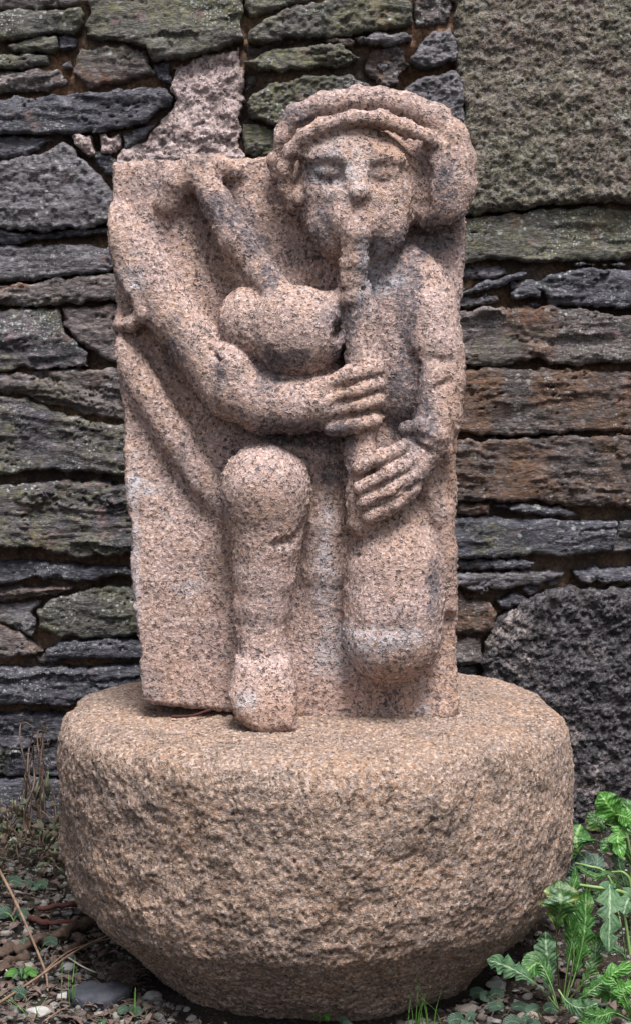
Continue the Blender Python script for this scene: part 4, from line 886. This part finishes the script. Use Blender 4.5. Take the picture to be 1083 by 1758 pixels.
leaf(dA, Q((968, 1726, 2.70), (1000, 1690, 2.70), (1020, 1650, 2.71), (1024, 1600, 2.72)), .020, 'leaf_dark', 5, .6, .15, .2, seed=52)
leaf(dA, Q((972, 1730, 2.66), (1000, 1712, 2.64), (1030, 1690, 2.64), (1052, 1668, 2.65)), .018, 'leaf_mid', 5, .6, .15, .15, seed=53)
dB = empty('dandelion', G(1078, 1760, .0), 'low dandelion with jagged bright green leaves in the bottom right corner', 'plant')
leaf(dB, Q((1085, 1752, 2.64), (1065, 1700, 2.62), (1050, 1675, 2.62), (1092, 1655, 2.62)), .02, 'leaf_bright', 5, .6, .15, .1, seed=9)
leaf(dB, Q((1085, 1755, 2.62), (1055, 1740, 2.6), (1030, 1745, 2.58), (1000, 1738, 2.57)), .018, 'leaf_mid', 6, .6, .15, .1, seed=10)
leaf(dB, Q((1085, 1755, 2.64), (1060, 1712, 2.64), (1035, 1700, 2.66), (1020, 1690, 2.68)), .026, 'leaf_mid', 5, .55, .15, .1, seed=11)
leaf(dB, Q((1088, 1755, 2.62), (1075, 1722, 2.60), (1070, 1700, 2.6), (1092, 1690, 2.6)), .020, 'leaf_bright', 5, .55, .15, .1, seed=12)
leaf(dB, Q((1085, 1758, 2.6), (1045, 1765, 2.57), (1015, 1762, 2.56), (990, 1752, 2.55)), .017, 'leaf_mid', 6, .6, .15, .1, seed=33)
dC = empty('weed', G(1075, 1690, .0), 'grey-green lobed weed with thick pale midribs at the right edge', 'plant')
leaf(dC, Q((1076, 1682, 2.78), (1068, 1600, 2.74), (1048, 1520, 2.76), (1047, 1560, 2.70), (1045, 1635, 2.68)), .030, 'leaf_grey', 6, .85, .1, .35, seed=13)
leaf(dC, Q((1080, 1690, 2.76), (1070, 1640, 2.74), (1030, 1625, 2.72), (1010, 1645, 2.71)), .018, 'leaf_grey', 4, .6, .2, .2, seed=14)
leaf(dC, Q((1088, 1690, 2.80), (1092, 1600, 2.80), (1080, 1545, 2.78), (1070, 1570, 2.76)), .026, 'leaf_grey', 4, .6, .2, .3, seed=15)
stem(dC, Q((1100, 1545, 2.80), (1060, 1530, 2.78), (1020, 1524, 2.78), (994, 1520, 2.79)), .004, .0025)
stem(dC, Q((1082, 1640, 2.79), (1068, 1560, 2.80), (1040, 1500, 2.82), (1010, 1488, 2.82), (988, 1483, 2.84)), .0028, .002)
stem(dC, Q((1085, 1640, 2.79), (1084, 1530, 2.80), (1072, 1500, 2.80), (1050, 1498, 2.81)), .003, .002)
leaf(dC, Q((1062, 1512, 2.80), (1045, 1500, 2.80), (1020, 1505, 2.80), (990, 1487, 2.82)), .008, 'leaf_mid', 3, .5, .3, .0, seed=16)
leaf(dC, Q((988, 1484, 2.84), (987, 1505, 2.83), (990, 1528, 2.82)), .009, 'leaf_mid', 2, .4, .3, .0, seed=17)
dD = empty('sow_thistle', P(1085, 1620, 3.05), 'tall bright green toothed weed standing before the dark boulder', 'plant')
leaf(dD, Q((1075, 1440, 3.02), (1066, 1410, 3.0), (1045, 1385, 2.98), (1028, 1360, 2.98)), .036, 'leaf_bright', 4, .35, .15, .1, seed=18)
leaf(dD, Q((1062, 1425, 3.05), (1040, 1415, 3.06), (1022, 1410, 3.07), (1010, 1395, 3.08)), .026, 'leaf_dark', 4, .5, .15, .1, seed=19)
leaf(dD, Q((1050, 1402, 3.0), (1062, 1400, 2.98), (1080, 1406, 2.97), (1096, 1416, 2.97)), .02, 'leaf_bright', 2, .3, .2, .0, seed=20)
leaf(dD, Q((1090, 1400, 3.0), (1072, 1418, 2.98), (1060, 1440, 2.97), (1068, 1475, 2.96)), .022, 'leaf_bright', 6, .6, .1, .0, seed=21)
leaf(dD, Q((1086, 1500, 3.04), (1078, 1470, 3.0), (1050, 1450, 2.98), (1030, 1462, 2.97)), .02, 'leaf_mid', 4, .5, .15, .1, seed=54)
leaf(dD, Q((1086, 1560, 3.04), (1060, 1540, 3.02), (1030, 1530, 3.0), (1015, 1545, 2.99)), .02, 'leaf_dark', 4, .5, .15, .1, seed=55)
leaf(dD, Q((1088, 1480, 3.06), (1090, 1440, 3.06), (1084, 1400, 3.07), (1060, 1370, 3.08)), .024, 'leaf_mid', 4, .5, .15, .1, seed=56)
stem(dD, Q((1088, 1640, 3.05), (1084, 1540, 3.04), (1080, 1460, 3.03), (1070, 1415, 3.02)), .0045, .003)
leaf(dD, Q((1084, 1560, 3.03), (1072, 1520, 3.0), (1062, 1480, 2.99), (1058, 1450, 3.0)), .018, 'leaf_grey', 5, .6, .1, .1, seed=22)
leaf(dD, Q((1086, 1590, 3.04), (1076, 1560, 3.0), (1060, 1540, 2.99), (1052, 1510, 2.98)), .014, 'leaf_bright', 5, .6, .1, .1, seed=34)
dE = empty('celandine', P(1010, 1560, 2.98), 'low plant with one glossy round curled leaf touching the pedestal side', 'plant')
leaf(dE, Q((1006, 1530, 2.99), (1004, 1480, 2.97), (992, 1462, 2.95), (988, 1440, 2.95), (996, 1416, 2.97)), .036, 'leaf_mid', 0, 0, .3, .42, shape='round', seed=23)
for i, (u, v, rx) in enumerate(((985, 1480, .016), (1005, 1476, .016), (1024, 1480, .013), (978, 1502, .014))):
    leaf(dE, Q((1008, 1545, 2.98), ((u + 1008) / 2, 1515, 2.97), (u, v + 12, 2.96), (u + 2, v - 14, 2.98)), rx, 'leaf_blue', 0, 0, .2, .5, shape='round', seed=24 + i)
# seedlings: each a little plant of a few round leaves
SEED = [(48, 1492, 2, .008, 'leaf_mid', 'tiny green seedling in the dead weed left of the pedestal'), (112, 1502, 2, .011, 'leaf_mid', 'small green seedling touching the left side of the pedestal'), (76, 1498, 2, .006, 'leaf_mid', 'smallest seedling on pale gravel near the pedestal side'),
        (24, 1598, 2, .015, 'leaf_blue', 'grey-green pointed leaf seedling just above the thick branch'), (70, 1634, 2, .013, 'leaf_blue', 'round-leaved seedling just below the thick branch'), (48, 1706, 1, .012, 'leaf_blue', 'single round leaf below the small rosette'),
        (836, 1708, 3, .013, 'leaf_blue', 'round-leaved seedling beside the lower right foot of the pedestal'), (870, 1728, 2, .012, 'leaf_blue', 'round-leaved seedling on gravel between pedestal and dandelion'), (928, 1728, 2, .013, 'leaf_blue', 'broad round seedling leaf just left of the dandelion root'),
        (800, 1752, 3, .012, 'leaf_blue', 'seedling at the bottom edge left of the brownish stone'), (548, 1742, 2, .008, 'leaf_bright', 'bright green sprout in front of the pedestal centre'), (592, 1757, 2, .013, 'leaf_blue', 'seedling cut by the bottom edge in the middle'),
        (225, 1735, 3, .008, 'leaf_blue', 'small seedling right of the flat slate'), (8, 1560, 2, .013, 'leaf_blue', 'seedling at the left edge above the branches'), (60, 1565, 3, .011, 'leaf_blue', 'seedling beside the left end of the straight red twig'),
        (175, 1752, 2, .007, 'leaf_grey', 'seedling at the bottom edge below the flat slate'), (1040, 1690, 3, .014, 'leaf_blue', 'seedling under the grey-green lobed weed'), (900, 1756, 3, .012, 'leaf_blue', 'seedling at the bottom edge beside the brownish stone')]
for i, (u, v, n, w, mt, lb) in enumerate(SEED):
    g = G(u, v, .012); z = float(gz([g[0]], [g[1]])[0]); base = np.array([g[0], g[1] , z + .002]); w *= .78; e = empty('seedling', base, lb, 'seedling', 'round-leaved seedlings in the gravel'); r = random.Random(i * 7 + 1); a0 = r.uniform(0, 6.3)
    for k in range(n):
        a = a0 + k * 6.28 / n + r.uniform(-.4, .4); dx, dy = math.cos(a), math.sin(a) * .6; l = w * r.uniform(1.6, 2.2)
        leaf(e, [base, base + (dx * l * .4, dy * l * .4 - .002, .012), base + (dx * l, dy * l - .004, .016), base + (dx * l * 1.7, dy * l * 1.6 - .01, .012)], w * r.uniform(.75, 1), mt, 0, 0, .1, .3, shape='round', n=16, seed=40 + i + k)
ro = empty('weed_rosette', G(38, 1682, .01), 'small bright green rosette of narrow leaves at the lower left', 'plant'); b0 = np.array(ro.location)
for k in range(8):
    a = k * .8 + .3; l = .026; leaf(ro, [b0, b0 + (math.cos(a) * l * .5, math.sin(a) * l * .4, .012), b0 + (math.cos(a) * l * 1.1, math.sin(a) * l * .8 - .004, .010)], .0055, ['leaf_mid', 'leaf_bright', 'leaf_grey'][k % 3], 0, 0, .2, .1, n=14, seed=80 + k)
def tuft(u, v, n, h, label, seed, spread=.03, mat='grass', name='grass_tuft'):
    g = G(u, v, .0); e = empty(name, g, label, 'grass', 'grass tufts in the gravel'); r = random.Random(seed)
    for k in range(n):
        dx, hh = r.uniform(-spread, spread), h * r.uniform(.6, 1.1); x0 = r.uniform(-.012, .012); p = [(x0, 0, 0), (x0 + dx * .25, -.005, hh * .5), (x0 + dx, r.uniform(-.02, .02), hh)]
        V, F, _ = tubemesh(p, .0011, .0003, 12, 4, 0, .4); mk('blade', V, F, M[mat], e)
tuft(712, 1765, 6, .075, 'tall thin grass blades at the bottom edge before the pedestal', 3, .022)
tuft(745, 1768, 4, .085, 'sparse grass blades leaning right at the bottom edge', 8, .05)
tuft(118, 1725, 4, .075, 'few dark grass blades left of the flat slate', 5, .008)
tuft(243, 1752, 3, .06, 'thin grass blades right of the flat slate at the bottom', 9, .02)
tuft(60, 1752, 5, .04, 'short grass tuft in the bottom left corner', 12, .05)
tuft(1030, 1600, 5, .05, 'grass blades between the stems at the right edge', 15, .03)
# dead weed on the left, tangled stems
g = P(70, 1470, 3.25); e = empty('dead_weed', g, 'dried brown tangled weed between the wall foot and the pedestal', 'dead plant'); r = random.Random(4)
for k in range(60):
    u0, v0 = r.uniform(-10, 105), r.uniform(1400, 1500); y = r.uniform(3.14, 3.36); p = [P(u0, v0, y)]; du = r.uniform(-35, 35); up = r.uniform(30, 130) if k < 14 else r.uniform(10, 60)
    if k % 6 == 0: du = r.uniform(-8, 8); u0 = r.uniform(45, 75); up = r.uniform(130, 210); v0 = 1450; p = [P(u0, v0, y)]
    for s in (.3, .6, .85, 1.): p.append(P(u0 + du * s + r.uniform(-9, 9), v0 - up * s, y + r.uniform(-.02, .02)))
    if k % 3 == 0: p += [P(u0 + du + 12, v0 - up + 4, y), P(u0 + du + 14, v0 - up + 20, y), P(u0 + du + 2, v0 - up + 22, y)]
    p = np.array(p); V, F, _ = tubemesh(p - p[0], .0022 if k % 6 == 0 else .0015, .0006, 26, 5); mk('stem', V, F, M['dead'], e, p[0] - g)
M['dead_leaf'] = leafmat('dead_leaf', (.085, .06, .045), (.15, .115, .085), (.18, .14, .1), .85)
M['dead_green'] = leafmat('wilted_leaf', (.075, .085, .055), (.12, .12, .085), (.18, .17, .12), .8)
for k in range(110):
    u, v = r.uniform(-15, 108), r.gauss(1435, 32); y = r.uniform(3.08, 3.32); l = r.uniform(8, 26); a = r.uniform(0, 6.28)
    leaf(e, [P(u, v, y), P(u + math.cos(a) * l * .5, v + math.sin(a) * l * .5, y - r.uniform(0, .02)), P(u + math.cos(a) * l, v + math.sin(a) * l + 4, y)], r.uniform(.004, .01), 'dead_leaf' if r.random() < .65 else 'dead_green', 0, 0, r.uniform(.1, .7), .1, n=10, seed=100 + k)
for u, v, l in ((84, 1322, 48), (66, 1340, 34), (76, 1352, 40)): leaf(e, [P(u, v, 3.26), P(u - 4, v + l * .5, 3.24), P(u - 2, v + l, 3.25)], .008, 'dead_green', 0, 0, .4, .1, n=14, seed=int(u))
# leaf litter
r = random.Random(21)
VV, FF, off = [], [], 0
for k in range(900):
    if k < 520: u, v = r.uniform(-20, 270), r.uniform(1480, 1765)
    else: u, v = r.uniform(780, 1100), r.uniform(1480, 1765)
    if k > 820: u, v = r.uniform(200, 800), r.uniform(1740, 1770)
    p = G(u, v, 0.); 
    if math.hypot(p[0] - BC[0], p[1] - BC[1]) < .36 or p[1] > 3.4: continue
    p[2] = float(gz([p[0]], [p[1]])[0]) + r.uniform(.004, .014); a = r.uniform(0, 6.28); l = r.uniform(.006, .026); d = np.array([math.cos(a), math.sin(a), r.uniform(-.2, .4)]) * l
    V, F, _ = tubemesh([p, p + d * .5 + (0, 0, .003), p + d + (r.uniform(-.004, .004), 0, -.001)], r.uniform(.0006, .0018), .0005, 7, 4, .3); VV.append(V); FF.append(F + off); off += len(V)
for k in range(520):                      # dead leaf scraps
    if k % 3: u, v = r.uniform(-20, 260), r.uniform(1440, 1765)
    else: u, v = r.uniform(780, 1100), r.uniform(1440, 1765)
    p = G(u, v, 0.)
    if math.hypot(p[0] - BC[0], p[1] - BC[1]) < .34 or p[1] > 3.38: continue
    p[2] = float(gz([p[0]], [p[1]])[0]) + r.uniform(.003, .012); a = r.uniform(0, 6.28); l = r.uniform(.006, .016); w = l * r.uniform(.3, .6); V = []
    for i in range(5):
        t_ = i / 4; ww = w * math.sin(math.pi * (.08 + .88 * t_)); cx_, cz_ = (t_ - .5) * 2 * l, math.sin(t_ * 3) * l * .25
        for sg in (-1, 0, 1): V.append((cx_, sg * ww, cz_ + abs(sg) * ww * r.uniform(-.2, .7)))
    V = np.array(V); c_, s_ = math.cos(a), math.sin(a); V = np.column_stack([V[:, 0] * c_ - V[:, 1] * s_, V[:, 0] * s_ + V[:, 1] * c_, V[:, 2] + V[:, 0] * r.uniform(-.4, .4)]) + p
    VV.append(V); FF.append(gridF(5, 3) + off); off += 15
tag(mk('plant_litter', np.concatenate(VV), np.concatenate(FF), M['fibre']), 'dark fibrous plant litter strewn over the gravel and soil', 'litter', None, 'stuff')
# hairy root clump by the slate
g = G(208, 1672, .015); VV, FF, off = [], [], 0
for k in range(150):
    p = g + (r.gauss(0, .018), r.gauss(0, .02), r.uniform(-.01, .006)); q_ = [p]
    for s in range(3): q_.append(q_[-1] + np.array((r.gauss(0, .008), r.gauss(0, .008), r.gauss(.001, .005))))
    V, F, _ = tubemesh(q_, .0007, .0003, 9, 3); VV.append(V - g); FF.append(F + off); off += len(V)
tag(mk('root_clump', np.concatenate(VV), np.concatenate(FF), M['fibre'], None, g), 'fuzzy dark brown root clump between the slate chip and the pedestal', 'roots', None)

print('triangles', sum(sum(len(p.vertices) - 2 for p in me.polygons) * me.users for me in bpy.data.meshes if len(me.polygons) < 5000) + sum(2 * len(me.polygons) for me in bpy.data.meshes if len(me.polygons) >= 5000))
